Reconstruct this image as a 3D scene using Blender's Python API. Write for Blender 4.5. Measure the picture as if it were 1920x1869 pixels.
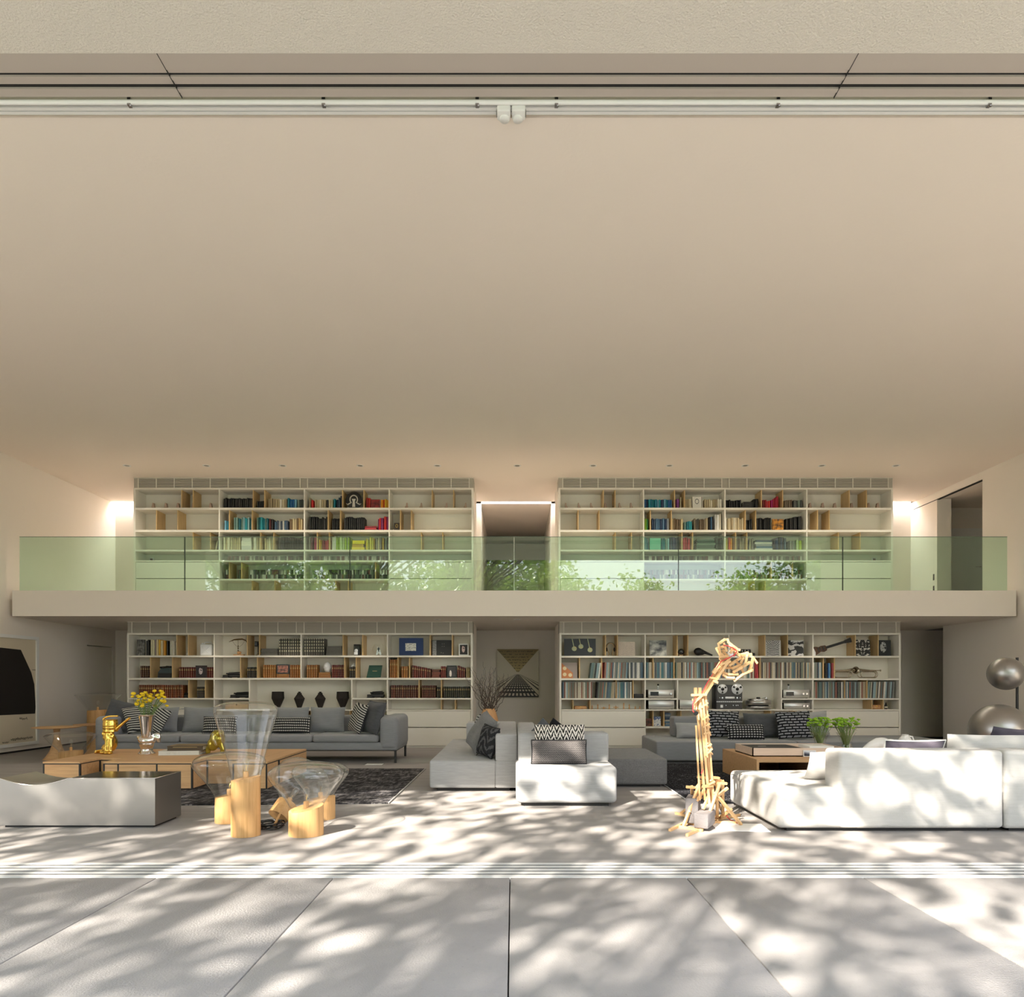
import bpy, bmesh, math, random
from mathutils import Vector, Matrix, Euler
PI = math.pi
random.seed(7)
scene = bpy.context.scene
for o in list(bpy.data.objects): bpy.data.objects.remove(o, do_unlink=True)
COL = scene.collection

# ---------------------------------------------------------------- camera
# 24 mm shift lens, eye 1.27 m above the terrace, looking straight along +Y
F, CX, CY, H = 1280.0, 962.0, 1279.0, 1.268
cam = bpy.data.cameras.new('camera'); cam.sensor_width = 36.0; cam.lens = 24.0
cam.shift_x = -(CX-960.0)/1920.0; cam.shift_y = (CY-934.5)/1920.0
cam.clip_end = 300
cam_o = bpy.data.objects.new('camera', cam); COL.objects.link(cam_o)
cam_o.location = (0, 0, H); cam_o.rotation_euler = (PI/2, 0, 0)
scene.camera = cam_o

# ---------------------------------------------------------------- sky, sun, exposure
scene.view_settings.view_transform = 'Standard'; scene.view_settings.look = 'None'
scene.view_settings.gamma = 1.0; scene.view_settings.use_curve_mapping = False
scene.view_settings.exposure = 1.66
SKY = 1.2
world = bpy.data.worlds.new('sky'); scene.world = world; world.use_nodes = True
wn = world.node_tree; wn.nodes.clear()
_o = wn.nodes.new('ShaderNodeOutputWorld'); _b = wn.nodes.new('ShaderNodeBackground')
_t = wn.nodes.new('ShaderNodeTexCoord'); _s = wn.nodes.new('ShaderNodeSeparateXYZ'); _r = wn.nodes.new('ShaderNodeValToRGB')
_r.color_ramp.elements[0].position = 0.0; _r.color_ramp.elements[0].color = (.96, .97, 1.0, 1)
_r.color_ramp.elements[1].position = 0.9; _r.color_ramp.elements[1].color = (.70, .82, 1.0, 1)
wn.links.new(_t.outputs['Generated'], _s.inputs[0]); wn.links.new(_s.outputs['Z'], _r.inputs[0])
wn.links.new(_r.outputs[0], _b.inputs[0]); wn.links.new(_b.outputs[0], _o.inputs[0]); _b.inputs[1].default_value = SKY
SUNDIR = Vector((0.8, 1.17, -1.0))
sl = bpy.data.lights.new('sun', 'SUN'); sl.energy = 7.8; sl.angle = math.radians(0.53); sl.color = (1.0, .92, .80)
sun = bpy.data.objects.new('sun', sl); COL.objects.link(sun)
sun.rotation_euler = SUNDIR.to_track_quat('-Z', 'Y').to_euler(); sun.location = (-12, -17, 20)

# ---------------------------------------------------------------- helpers
def P(x, y, D): return Vector(((x-CX)*D/F, D, H-(y-CY)*D/F))
def PX(x, D): return (x-CX)*D/F
def PZ(y, D): return H-(y-CY)*D/F

class MB:
    """collects geometry for ONE mesh object (world coordinates)"""
    def __init__(s): s.v = []; s.f = []; s.m = []; s.s = []
    def add(s, v, f, m=0, sm=False):
        o = len(s.v); s.v += [tuple(p) for p in v]; s.f += [tuple(i+o for i in q) for q in f]
        s.m += [m]*len(f); s.s += [sm]*len(f); return s
    def box(s, x0, x1, y0, y1, z0, z1, m=0, M=None):
        v = [Vector(p) for p in ((x0,y0,z0),(x1,y0,z0),(x1,y1,z0),(x0,y1,z0),(x0,y0,z1),(x1,y0,z1),(x1,y1,z1),(x0,y1,z1))]
        if M: v = [M @ p for p in v]
        return s.add(v, [(0,3,2,1),(4,5,6,7),(0,1,5,4),(1,2,6,5),(2,3,7,6),(3,0,4,7)], m)
    def rbox(s, x0, x1, y0, y1, z0, z1, r=.03, seg=3, m=0, M=None):
        bm = bmesh.new(); bmesh.ops.create_cube(bm, size=1)
        for v in bm.verts:
            v.co = Vector((x0+(v.co.x+.5)*(x1-x0), y0+(v.co.y+.5)*(y1-y0), z0+(v.co.z+.5)*(z1-z0)))
        bmesh.ops.bevel(bm, geom=bm.edges[:], offset=r, segments=seg, profile=.5, affect='EDGES')
        bm.verts.index_update()
        v = [M @ p.co if M else p.co.copy() for p in bm.verts]; f = [[q.index for q in g.verts] for g in bm.faces]
        bm.free(); return s.add(v, f, m, True)
    def prism(s, poly, a0, a1, axis='y', m=0, sm=False, M=None):
        """poly of (u,w): axis y -> (x,z); axis x -> (y,z); axis z -> (x,y)"""
        def q(u, w, a): return Vector((u, a, w)) if axis == 'y' else Vector((a, u, w)) if axis == 'x' else Vector((u, w, a))
        n = len(poly); v = [q(u, w, a0) for u, w in poly]+[q(u, w, a1) for u, w in poly]
        if M: v = [M @ p for p in v]
        s.add(v, [tuple(range(n))[::-1], tuple(range(n, 2*n))], m)
        return s.add(v, [(i, (i+1) % n, n+(i+1) % n, n+i) for i in range(n)], m, sm)
    def lathe(s, prof, c=(0,0,0), n=24, m=0, M=None, sm=True, cap=True):
        c = Vector(c); v = []
        for r, z in prof:
            for k in range(n):
                p = Vector((r*math.cos(2*PI*k/n), r*math.sin(2*PI*k/n), z)); v.append((M @ p if M else p)+c)
        L = len(prof); f = [(i*n+k, i*n+(k+1) % n, (i+1)*n+(k+1) % n, (i+1)*n+k) for i in range(L-1) for k in range(n)]
        s.add(v, f, m, sm)
        if cap: s.add(v, [tuple(range(n))[::-1], tuple(range((L-1)*n, L*n))], m, False)
        return s
    def ball(s, c, r, n=14, m=0, M=None):
        if not hasattr(r, '__len__'): r = (r, r, r)
        k = max(5, n//2); prof = [(math.sin(PI*(i+.02)/(k+.04)), -math.cos(PI*(i+.02)/(k+.04))) for i in range(k+1)]
        S = Matrix.Diagonal((r[0], r[1], r[2])); S = (M.to_3x3() @ S) if M else S
        return s.lathe(prof, c, n, m, S)
    def tube(s, pts, r, n=6, m=0, cap=True):
        pts = [Vector(p) for p in pts]; L = len(pts); rr = r if hasattr(r, '__len__') else [r]*L; v = []; nx = None
        for i, p in enumerate(pts):
            t = (pts[min(i+1, L-1)]-pts[max(i-1, 0)])
            t = t.normalized() if t.length > 1e-9 else Vector((0, 0, 1))
            if nx is None: nx = t.orthogonal().normalized()
            nx = (nx-t*nx.dot(t)); nx = nx.normalized() if nx.length > 1e-6 else t.orthogonal().normalized()
            b = t.cross(nx)
            for k in range(n):
                a = 2*PI*k/n; v.append(p+(nx*math.cos(a)+b*math.sin(a))*rr[i])
        f = [(i*n+k, i*n+(k+1) % n, (i+1)*n+(k+1) % n, (i+1)*n+k) for i in range(L-1) for k in range(n)]
        s.add(v, f, m, True)
        if cap: s.add(v, [tuple(range(n))[::-1], tuple(range((L-1)*n, L*n))], m)
        return s
    def mesh(s, name, mats=()):
        me = bpy.data.meshes.new(name); me.from_pydata(s.v, [], s.f); me.update()
        for q in mats: me.materials.append(q)
        me.polygons.foreach_set('material_index', s.m); me.polygons.foreach_set('use_smooth', s.s); me.update()
        return me

def props(o, label=None, cat=None, group=None, kind=None):
    if label: o['label'] = label
    if cat: o['category'] = cat
    if group: o['group'] = group
    if kind: o['kind'] = kind
    return o
def root(name, loc, label, cat, group=None, kind=None):
    o = bpy.data.objects.new(name, None); COL.objects.link(o); o.location = loc; o.empty_display_size = .1
    o['_l'] = list(loc); return props(o, label, cat, group, kind)
def link(name, me, parent=None, label=None, cat=None, group=None, kind=None):
    o = bpy.data.objects.new(name, me); COL.objects.link(o)
    if parent:
        o.parent = parent
        if parent.type == 'EMPTY': o.matrix_parent_inverse = Matrix.Translation(-Vector(parent['_l']))
    return props(o, label, cat, group, kind)
def obj(name, mb, mats, parent=None, label=None, cat=None, group=None, kind=None):
    if not isinstance(mats, (list, tuple)): mats = [mats]
    return link(name, mb.mesh(name, mats), parent, label, cat, group, kind)
def inst(name, me, M, parent=None, **k):
    o = link(name, me, parent, **k); o.matrix_basis = M; return o

# ---------------------------------------------------------------- materials
class NT:
    def __init__(s, name):
        s.mat = bpy.data.materials.new(name); s.mat.use_nodes = True; s.t = s.mat.node_tree; s.t.nodes.clear()
        s.out = s.n('OutputMaterial'); s.b = s.n('BsdfPrincipled'); s.l(s.b.outputs[0], s.out.inputs[0])
    def n(s, t, **k):
        q = s.t.nodes.new('ShaderNode'+t)
        for a, b in k.items(): setattr(q, a, b)
        return q
    def l(s, a, b): s.t.links.new(a, b)
    def put(s, v, i):
        if isinstance(v, bpy.types.NodeSocket): s.l(v, i)
        elif v is not None: i.default_value = v
    def m(s, op, a, b=None, c=None):
        q = s.n('Math', operation=op)
        for i, v in enumerate((a, b, c)):
            if v is not None: s.put(v, q.inputs[i])
        return q.outputs[0]
    def mix(s, f, a, b):
        q = s.n('MixRGB'); s.put(f, q.inputs[0])
        for i, v in ((1, a), (2, b)): s.put(v if isinstance(v, bpy.types.NodeSocket) else tuple(v)+(1,), q.inputs[i])
        return q.outputs[0]
    def co(s, kind='Object', scale=(1,1,1), rot=(0,0,0)):
        t = s.n('TexCoord'); q = s.n('Mapping'); s.l(t.outputs[kind], q.inputs[0])
        q.inputs['Scale'].default_value = scale; q.inputs['Rotation'].default_value = rot; return q.outputs[0]
    def noise(s, vec, scale=5, det=3, rough=.5):
        q = s.n('TexNoise'); s.l(vec, q.inputs['Vector']); q.inputs['Scale'].default_value = scale
        q.inputs['Detail'].default_value = det; q.inputs['Roughness'].default_value = rough; return q.outputs['Fac']
    def sep(s, vec):
        q = s.n('SeparateXYZ'); s.l(vec, q.inputs[0]); return q.outputs
    def ramp(s, f, *st):
        q = s.n('ValToRGB'); e = q.color_ramp.elements
        while len(e) < len(st): e.new(.5)
        for i, (p, c) in enumerate(st): e[i].position = p; e[i].color = tuple(c)+(1,)
        s.l(f, q.inputs[0]); return q.outputs[0]
    def bump(s, h, dist=.01, strength=.5):
        q = s.n('Bump'); q.inputs['Strength'].default_value = strength; q.inputs['Distance'].default_value = dist
        s.l(h, q.inputs['Height']); s.l(q.outputs[0], s.b.inputs['Normal'])
    def set(s, col=None, rough=None, metal=None, spec=None):
        for v, k in ((col, 'Base Color'), (rough, 'Roughness'), (metal, 'Metallic'), (spec, 'Specular IOR Level')):
            if v is not None: s.put(tuple(v)+(1,) if isinstance(v, (tuple, list)) else v, s.b.inputs[k])
        return s.mat
def plain(name, col, rough=.5, metal=0, spec=.5): return NT(name).set(col, rough, metal, spec)
def c8(r, g, b):
    f = lambda v: ((v/255+.055)/1.055)**2.4 if v > 10 else v/255/12.92
    return (f(r), f(g), f(b))

def m_plaster(name, col, sc, dist, var=.04):
    n = NT(name); v = n.co()
    n.bump(n.noise(v, sc, 3, .6), dist, .6)
    return n.set(n.mix(n.noise(v, .6, 3), col, [c*(1-var) for c in col]), .75, 0, .25)
def m_oak(name, a, b, grain='z', sc=1.0, rough=.5):
    n = NT(name); lo, hi = 1.3*sc, 20*sc; k = 'xyz'.index(grain)
    v = n.co('Object', [lo if i == k else hi for i in range(3)])
    w = n.noise(v, 2.2, 5, .6); w2 = n.noise(n.co('Object', [lo*4 if i == k else hi*6 for i in range(3)]), 2, 2)
    f = n.m('ADD', n.m('MULTIPLY', w, .8), n.m('MULTIPLY', w2, .2))
    n.bump(w2, .002, .3)
    return n.set(n.ramp(f, (.30, b), (.52, a), (.75, [min(1, c*1.12) for c in a])), rough, 0, .4)
def m_fabric(name, col, sc=220, var=.25, dist=.004, mel=.5):
    n = NT(name); v = n.co('Object', (1, 1, 2.2)); a = n.noise(v, sc, 2, .6); b = n.noise(n.co('Object', (.6, .6, 6)), 14, 3)
    n.bump(a, dist, .7)
    f = n.m('ADD', n.m('MULTIPLY', a, 1-mel), n.m('MULTIPLY', b, mel))
    n.b.inputs['Sheen Weight'].default_value = .15
    return n.set(n.ramp(f, (.3, [c*(1-var) for c in col]), (.7, [min(1, c*(1+var*.5)) for c in col])), .92, 0, .15)
def m_thin(name, tint, base=.05, edge=.55, rough=.01, power=3.0):
    n = NT(name); n.t.nodes.remove(n.b)
    tr = n.n('BsdfTransparent'); tr.inputs[0].default_value = tuple(tint)+(1,)
    g = n.n('BsdfGlossy'); g.inputs['Roughness'].default_value = rough; g.inputs[0].default_value = (1, 1, 1, 1)
    lw = n.n('LayerWeight'); lw.inputs[0].default_value = .5
    f = n.m('ADD', n.m('MULTIPLY', n.m('POWER', lw.outputs['Facing'], power), edge), base)
    mx = n.n('MixShader'); n.l(f, mx.inputs[0]); n.l(tr.outputs[0], mx.inputs[1]); n.l(g.outputs[0], mx.inputs[2])
    n.l(mx.outputs[0], n.out.inputs[0]); return n.mat
def m_emit(name, col, st):
    n = NT(name); n.t.nodes.remove(n.b); e = n.n('Emission'); e.inputs[0].default_value = tuple(col)+(1,); e.inputs[1].default_value = st
    n.l(e.outputs[0], n.out.inputs[0]); return n.mat

WALL = m_plaster('wall_plaster', (.87, .785, .69), 60, .002)
CEIL = m_plaster('ceiling_plaster', (.90, .79, .685), 30, .002)
STUCCO = m_plaster('stucco', (.80, .73, .64), 75, .02)
LACQ = plain('white_lacquer', (.80, .75, .655), .45)
LACQB = plain('white_lacquer_back', (.84, .78, .665), .6)
GRILLE = plain('grille_paint', (.44, .40, .33), .5)
OAK = m_oak('oak_board', (.62, .42, .20), (.50, .32, .14))
OAKT = m_oak('oak_table', (.62, .37, .18), (.50, .28, .13), 'x', .7)
OAKL = m_oak('oak_log', (.56, .32, .13), (.40, .21, .07), 'z', .5)
OAKD = m_oak('oak_dark', (.40, .24, .12), (.32, .18, .09), 'x')
PINE = m_oak('pine_stick', (.72, .45, .22), (.62, .36, .16), 'z', .3)
CLAYW = m_oak('turned_wood', (.66, .36, .16), (.52, .26, .11), 'z', .4)
BLACK = plain('black', (.012, .011, .011), .5)
BLACKG = plain('black_gloss', (.012, .012, .013), .2)
DARK = plain('dark_gap', (.02, .018, .016), .8)
WHITE = plain('white_paint', (.82, .80, .76), .4)
CERAM = plain('white_ceramic', (.86, .86, .86), .2)
FAB_L = m_fabric('fabric_light_grey', (.40, .395, .395), 200, .18)
FAB_M = m_fabric('fabric_mid_grey', (.28, .28, .29), 240, .15)
FAB_W = m_fabric('fabric_off_white', (.53, .51, .485), 200, .10)
FAB_D = m_fabric('fabric_felt_grey', (.21, .205, .205), 160, .55, .006, .15)
FAB_A = m_fabric('fabric_anthracite', (.095, .097, .105), 220, .35)
FAB_P = m_fabric('fabric_aubergine', (.075, .065, .085), 200, .2)
FAB_K = m_fabric('fabric_black', (.012, .012, .014), 200, .3)
STEEL_B = NT('brushed_steel')
_v = STEEL_B.co('Object', (1, 1, 40)); STEEL_B.bump(STEEL_B.noise(_v, 6, 3), .0006, .3)
STEEL_B = STEEL_B.set((.40, .38, .36), .38, 1.0)
STEEL = plain('steel', (.62, .62, .62), .25, 1)
CHROME = plain('chrome', (.78, .74, .72), .08, 1)
GOLD = plain('polished_gold', (.85, .55, .12), .16, 1)
OLIVE = plain('olive_gold_glaze', (.42, .33, .05), .12, .7)
BROWN_RAIL = plain('bronze_rail', (.52, .45, .39), .5, 0)
GLASS = m_thin('clear_glass', (.985, .99, .985), .045, .75, .01, 3.0)
ALUR = plain('anodised_rail', (.60, .585, .57), .5)
GGLASS = m_thin('green_glass', (.80, .925, .85), .075, .4, .004, 4)
LED = m_emit('led_light', (1.0, .98, .96), 10.0)
SMOKE = NT('silvered_glass'); SMOKE.b.inputs['Coat Weight'].default_value = .6; SMOKE = SMOKE.set((.36, .345, .33), .36, .9)
RED = plain('red_wire', (.65, .04, .05), .5)
DGREY = plain('dark_grey_metal', (.055, .052, .05), .4, .6)
BRICK = m_plaster('concrete_block', (.24, .22, .22), 90, .01, .2)

# floors
n = NT('interior_concrete'); v = n.co(); s1 = n.noise(n.co('Object', (.5, 5, 1)), 1.5, 4); s2 = n.noise(v, 30, 3)
n.bump(s2, .001, .2)
FLOOR = n.set(n.ramp(s1, (.3, (.29, .27, .26)), (.7, (.35, .325, .31))), n.m('ADD', n.m('MULTIPLY', s1, .15), .62), 0, .06)
n = NT('terrace_concrete'); v = n.co(); s1 = n.noise(v, 1.2, 6, .65); s2 = n.noise(v, 90, 3, .7)
sp = n.m('GREATER_THAN', n.noise(v, 60, 2), .70)
n.bump(s2, .008, .5)
TERR = n.set(n.mix(n.m('MULTIPLY', sp, .35), n.ramp(s1, (.3, (.335, .32, .318)), (.7, (.425, .405, .398))), (.25, .23, .22)), .75, 0, .25)
# rugs
n = NT('rug_distressed'); s1 = n.noise(n.co('Object', (3, 26, 1)), 1.6, 5, .75); s2 = n.noise(n.co('Object', (14, 3, 1)), 1.6, 4, .7); s3 = n.noise(n.co(), 3, 3)
f = n.m('ADD', n.m('ADD', n.m('MULTIPLY', s1, .55), n.m('MULTIPLY', s2, .3)), n.m('MULTIPLY', s3, .15)); n.bump(s1, .01, .8)
RUG_L = n.set(n.ramp(f, (.42, (.010, .010, .012)), (.50, (.035, .033, .036)), (.60, (.30, .28, .28))), .95, 0, .1)
n = NT('rug_speckled'); s1 = n.noise(n.co(), 55, 2, .6); s3 = n.noise(n.co(), 2, 2); n.bump(s1, .01, .8)
RUG_R = n.set(n.ramp(n.m('ADD', n.m('MULTIPLY', s1, .85), n.m('MULTIPLY', s3, .15)), (.5, (.011, .011, .014)), (.6, (.03, .03, .035)), (.68, (.3, .3, .32))), .95, 0, .1)

# cushion patterns: X = width, Z = height in pillow units (-1..1)
def m_pat(name, kind, dark, light, sx=10, sz=10, thr=.5):
    n = NT(name); x, y, z = n.sep(n.co('Object'))
    if kind == 'chevron':
        zig = n.m('PINGPONG', n.m('MULTIPLY', x, sx), 1.0)
        wob = n.m('MULTIPLY', n.noise(n.co(), 26, 3, .7), 1.1)
        f = n.m('GREATER_THAN', n.m('FRACT', n.m('ADD', n.m('ADD', n.m('MULTIPLY', z, sz), n.m('MULTIPLY', zig, 1.25)), wob)), thr)
    elif kind == 'stripe':
        wob = n.m('MULTIPLY', n.noise(n.co(), 9, 2), .25)
        f = n.m('GREATER_THAN', n.m('FRACT', n.m('ADD', n.m('ADD', n.m('MULTIPLY', z, sz), n.m('MULTIPLY', x, sx)), wob)), thr)
    elif kind == 'dash':
        row = n.m('FLOOR', n.m('MULTIPLY', z, sz)); off = n.m('MULTIPLY', n.m('FRACT', n.m('MULTIPLY', row, .37)), 1.0)
        wob = n.m('MULTIPLY', n.noise(n.co(), 5, 2), .8)
        a = n.m('GREATER_THAN', n.m('FRACT', n.m('ADD', n.m('MULTIPLY', z, sz), n.m('MULTIPLY', wob, .4))), thr)
        b = n.m('GREATER_THAN', n.m('FRACT', n.m('ADD', n.m('ADD', n.m('MULTIPLY', x, sx), off), wob)), .18)
        f = n.m('MULTIPLY', a, b)
    elif kind == 'grid':
        a = n.m('GREATER_THAN', n.m('FRACT', n.m('MULTIPLY', z, sz)), thr); b = n.m('GREATER_THAN', n.m('FRACT', n.m('MULTIPLY', x, sx)), .35)
        f = n.m('MULTIPLY', a, b)
    n.bump(f, .006, .6)
    return n.set(n.mix(f, dark, light), .9, 0, .15)
PAT_CHEV = m_pat('knit_chevron', 'chevron', (.012, .011, .011), (.72, .66, .60), 30, 14, .46)
PAT_KNIT = m_pat('knit_bands', 'chevron', (.03, .028, .03), (.20, .18, .175), 90, 44, .5)
PAT_STR = m_pat('woven_stripe', 'stripe', (.015, .015, .017), (.50, .48, .45), 6, 27, .5)
PAT_STR2 = m_pat('woven_stripe_fine', 'grid', (.013, .013, .015), (.50, .48, .45), 34, 24, .48)
PAT_DASH = m_pat('brushstroke_dash', 'dash', (.014, .014, .017), (.30, .30, .32), 9, 22, .5)
PAT_DASHL = m_pat('printed_dash', 'dash', (.40, .39, .39), (.012, .012, .014), 10, 26, .62)
PAT_GRID = m_pat('black_grid', 'grid', (.010, .010, .012), (.44, .43, .43), 22, 26, .52)
PAT_LEAF = m_pat('black_leaf', 'chevron', (.022, .022, .024), (.085, .083, .085), 9, 9, .62)

# covers coloured per object (every book, record and case has its own colour)
def m_cover(name, marks, rough):
    n = NT(name); oi = n.n('ObjectInfo'); v = n.n('TexCoord').outputs['Generated']; x, y, z = n.sep(v)
    rnd = oi.outputs['Random']
    if marks == 'title':
        q = n.n('Mapping'); n.l(v, q.inputs[0]); q.inputs['Scale'].default_value = (3, .2, 14)
        ad = n.n('CombineXYZ'); n.l(n.m('MULTIPLY', rnd, 37.0), ad.inputs[0]); n.l(n.m('MULTIPLY', rnd, 91.0), ad.inputs[2]); n.l(ad.outputs[0], q.inputs['Location'])
        t = n.m('GREATER_THAN', n.noise(q.outputs[0], 2.4, 2, .6), .60)
        band = n.m('MULTIPLY', n.m('GREATER_THAN', z, .2), n.m('LESS_THAN', z, .85))
        mid = n.m('LESS_THAN', n.m('ABSOLUTE', n.m('SUBTRACT', x, .5)), .3)
        f = n.m('MULTIPLY', n.m('MULTIPLY', t, band), mid)
        r, g, b = n.sep(oi.outputs['Color']); bright = n.m('GREATER_THAN', g, .22)
        ink = n.mix(bright, (.62, .60, .55), (.06, .06, .06))
        return n.set(n.mix(n.m('MULTIPLY', f, n.m('ADD', n.m('MULTIPLY', bright, .25), .3)), oi.outputs['Color'], ink), rough)
    if marks == 'gilt':
        k = n.m('FRACT', n.m('MULTIPLY', z, 6.0)); f = n.m('MULTIPLY', n.m('LESS_THAN', k, .14), n.m('GREATER_THAN', z, .1))
        lab = n.m('MULTIPLY', n.m('LESS_THAN', n.m('ABSOLUTE', n.m('SUBTRACT', z, .74)), .045), n.m('LESS_THAN', n.m('ABSOLUTE', n.m('SUBTRACT', x, .5)), .34))
        c = n.mix(n.m('MULTIPLY', f, .4), oi.outputs['Color'], (.45, .30, .10)); c = n.mix(n.m('MULTIPLY', lab, .7), c, (.55, .40, .16))
        return n.set(c, rough)
    if marks == 'studs':
        k = n.m('LESS_THAN', n.m('ABSOLUTE', n.m('SUBTRACT', n.m('FRACT', n.m('MULTIPLY', z, 5.5)), .5)), .22)
        f = n.m('MULTIPLY', n.m('MULTIPLY', k, n.m('LESS_THAN', n.m('ABSOLUTE', n.m('SUBTRACT', x, .5)), .26)), n.m('GREATER_THAN', z, .2))
        return n.set(n.mix(f, oi.outputs['Color'], (.62, .58, .40)), rough)
    q = n.n('Mapping'); n.l(v, q.inputs[0]); q.inputs['Scale'].default_value = (1, .2, 30)
    ad = n.n('CombineXYZ'); n.l(n.m('MULTIPLY', rnd, 61.0), ad.inputs[2]); n.l(ad.outputs[0], q.inputs['Location'])
    return n.set(n.mix(n.m('MULTIPLY', n.m('GREATER_THAN', n.noise(q.outputs[0], 2, 2), .56), .5), oi.outputs['Color'], (.18, .17, .16)), rough)
COVER = m_cover('book_cover', 'title', .5); LEATHER = m_cover('leather_binding', 'gilt', .45); STUDS = m_cover('cloth_set_binding', 'studs', .6)
SLEEVE = m_cover('record_sleeve', 'wear', .5)
n = NT('painted_by_object'); TINT = n.set(n.n('ObjectInfo').outputs['Color'], .5)
PAGES = plain('pages', (.74, .68, .56), .8)

# ================================================================ STRUCTURE
XL, XR = -9.0, 9.0            # side walls
YB = 15.45                    # back wall
ZC = 5.31                     # upper ceiling
ZL, ZU = 2.443, 2.898         # balcony slab underside / top
YS = 12.13                    # balcony front
def struct(name, mb, m, parent=None, **k): return obj(name, mb, m, parent, kind=None if parent else 'structure', **k)
def sbox(name, m, *a, **k): return struct(name, MB().box(*a), m, **k)
sbox('floor', FLOOR, XL-.2, 12.6, 4.80, 19.2, -.2, 0)
# terrace slabs, one object each; unseen stretch lengthened to bounce light onto the ceiling
tb = sbox('floor_terrace', DARK, -14, 14, -14, 4.43, -.25, -.03)
xs = [-2.31+1.145*k-1.145*8 for k in range(21)]
for a, b in zip(xs[:-1], xs[1:]):
    struct('slab', MB().rbox(a+.003, b-.003, -14, 4.43, -.06, 0, .003, 1), TERR, tb)
LAWN = NT('lawn'); LAWN = LAWN.set(LAWN.ramp(LAWN.noise(LAWN.co(), 3, 5), (.3, (.07, .13, .03)), (.7, (.14, .22, .06))), .9)
sbox('ground', LAWN, -60, 60, -70, 40, -.5, -.26); sbox('lawn', LAWN, -60, 60, -70, -14, -.26, -.02)
# floor track of the sliding doors
tk = sbox('trim_1', ALUR, -12, 12, 4.43, 4.80, -.05, -.012, label='sliding door floor track')
for k in range(5):
    y = 4.43+.074*k+.018
    struct('rail', MB().box(-12, 12, y, y+.046, -.012, .002), ALUR, tk)
for k in range(4):
    y = 4.43+.074*k+.066
    struct('groove_shade', MB().box(-12, 12, y, y+.013, -.012, .0025), DARK, tk)  # flush dark strip painted in for the shade of a sunken groove

# walls
wl = MB().box(XL-.3, XL, 4.40, 14.42, 0, ZC).box(XL-.3, XL, 14.42, 15.35, 2.06, ZC).box(XL-.3, XL, 15.35, YB+.2, 0, ZC)
struct('wall_left', wl, WALL)
dr = sbox('door_1', WALL, XL-.08, XL-.018, 14.44, 15.33, .01, 2.04, label='flush door')
struct('door_handle', MB().tube([(XL-.01, 15.22, 1.02), (XL+.05, 15.22, 1.02), (XL+.05, 15.1, 1.02)], .009), STEEL, dr)
sbox('trim_2', DARK, XL-.3, XL-.28, 14.42, 15.35, 0, 2.06)
wr = MB().box(XR, XR+.3, 4.40, 13.09, 0, ZC).box(XR, XR+.3, 13.09, 14.29, 0, ZU).box(XR, XR+.3, 14.29, YB, ZL, ZU)
wr.box(XR, XR+.3, 14.49, YB+.2, ZU, ZC).box(XR, XR+.3, 13.09, 14.49, 5.16, ZC)
struct('wall_right', wr, WALL)
sbox('trim_3', DARK, XR-.004, XR+.05, 13.09, YB-.1, 5.14, 5.155)
for k, z in enumerate((3.75, 4.0)): sbox('light_switch', BLACKG, XR-.008, XR, 14.58, 14.62, z-.55, z-.42, )
for o in [o for o in COL.objects if o.name.startswith('light_switch')]:
    del o['kind']; props(o, 'lower black switch plate on upper right wall' if o.location.z == 0 and o.name == 'light_switch' else 'upper black switch plate on upper right wall', 'switch', 'switches by the balcony door')
# rooms beyond the right wall (dark)
sbox('wall_side_room', WALL, 11.8, 12.0, 12.4, 19, 0, ZC+.4)
sbox('wall_side_room_end', WALL, 9.3, 12, 12.3, 12.5, 0, ZC)
sbox('floor_side_room', FLOOR, 9.3, 12, 12.5, 19, ZL, ZU)
sbox('ceiling_side_room', CEIL, XR+.3, 12, 12.3, 19, ZC-.12, ZC+.1)
d2 = sbox('door_2', WHITE, 9.75, 10.55, 15.30, 15.35, ZU, 4.72)
struct('door_handle', MB().tube([(10.45, 15.29, 3.85), (10.45, 15.24, 3.85), (10.33, 15.24, 3.85)], .01), STEEL, d2)
sbox('wall_side_room_back', WALL, 9.3, 12, 15.36, 15.6, ZU, ZC)
sbox('baseboard_back', BLACK, 7.55, 10.2, YB-.03, YB-.005, 0, .035)
sbox('baseboard_left', BLACK, XL, XL+.012, 4.5, 14.4, 0, .03)
# back wall with the upper corridor
wb = MB().box(XL-.3, 12, YB, YB+.2, 0, ZL+.1).box(XL-.3, -.72, YB, YB+.2, ZU-.2, ZC+.3).box(.86, XR, YB, YB+.2, ZU-.2, ZC+.3)
struct('wall_back', wb, WALL)
wc = MB().box(-.92, -.72, YB+.2, 19, ZU, ZC).box(.86, 1.06, YB+.2, 19, ZU, ZC).box(-.92, 1.06, 18.9, 19.1, ZU, ZC)
struct('wall_corridor', wc, WALL)
sbox('ceiling_corridor', CEIL, -1, 1.2, YB, 19.2, ZC, ZC+.3)
sbox('floor_corridor', FLOOR, -1, 1.2, YB, 19.2, ZL, ZU)
sbox('trim_4', plain('beam_grey', (.35, .32, .27), .7), -.72, .86, 18.3, 18.9, 4.55, 4.98)
d3 = sbox('door_3', WHITE, -.55, .68, 18.80, 18.88, ZU, 4.5)
for s in (-.05, .16): struct('door_handle', MB().tube([(.07+s, 18.79, 3.9), (.07+s, 18.74, 3.9), (.07+s*2, 18.74, 3.9)], .012), STEEL, d3)
# balcony slab
struct('balcony_slab', MB().box(XL+.1, XR-.06, YS, YB, ZL, ZU).box(XL, XL+.1, YS+.4, YB, ZL, ZU).box(XR-.06, XR, YS+.4, YB, ZL, ZU), WALL)
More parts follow.
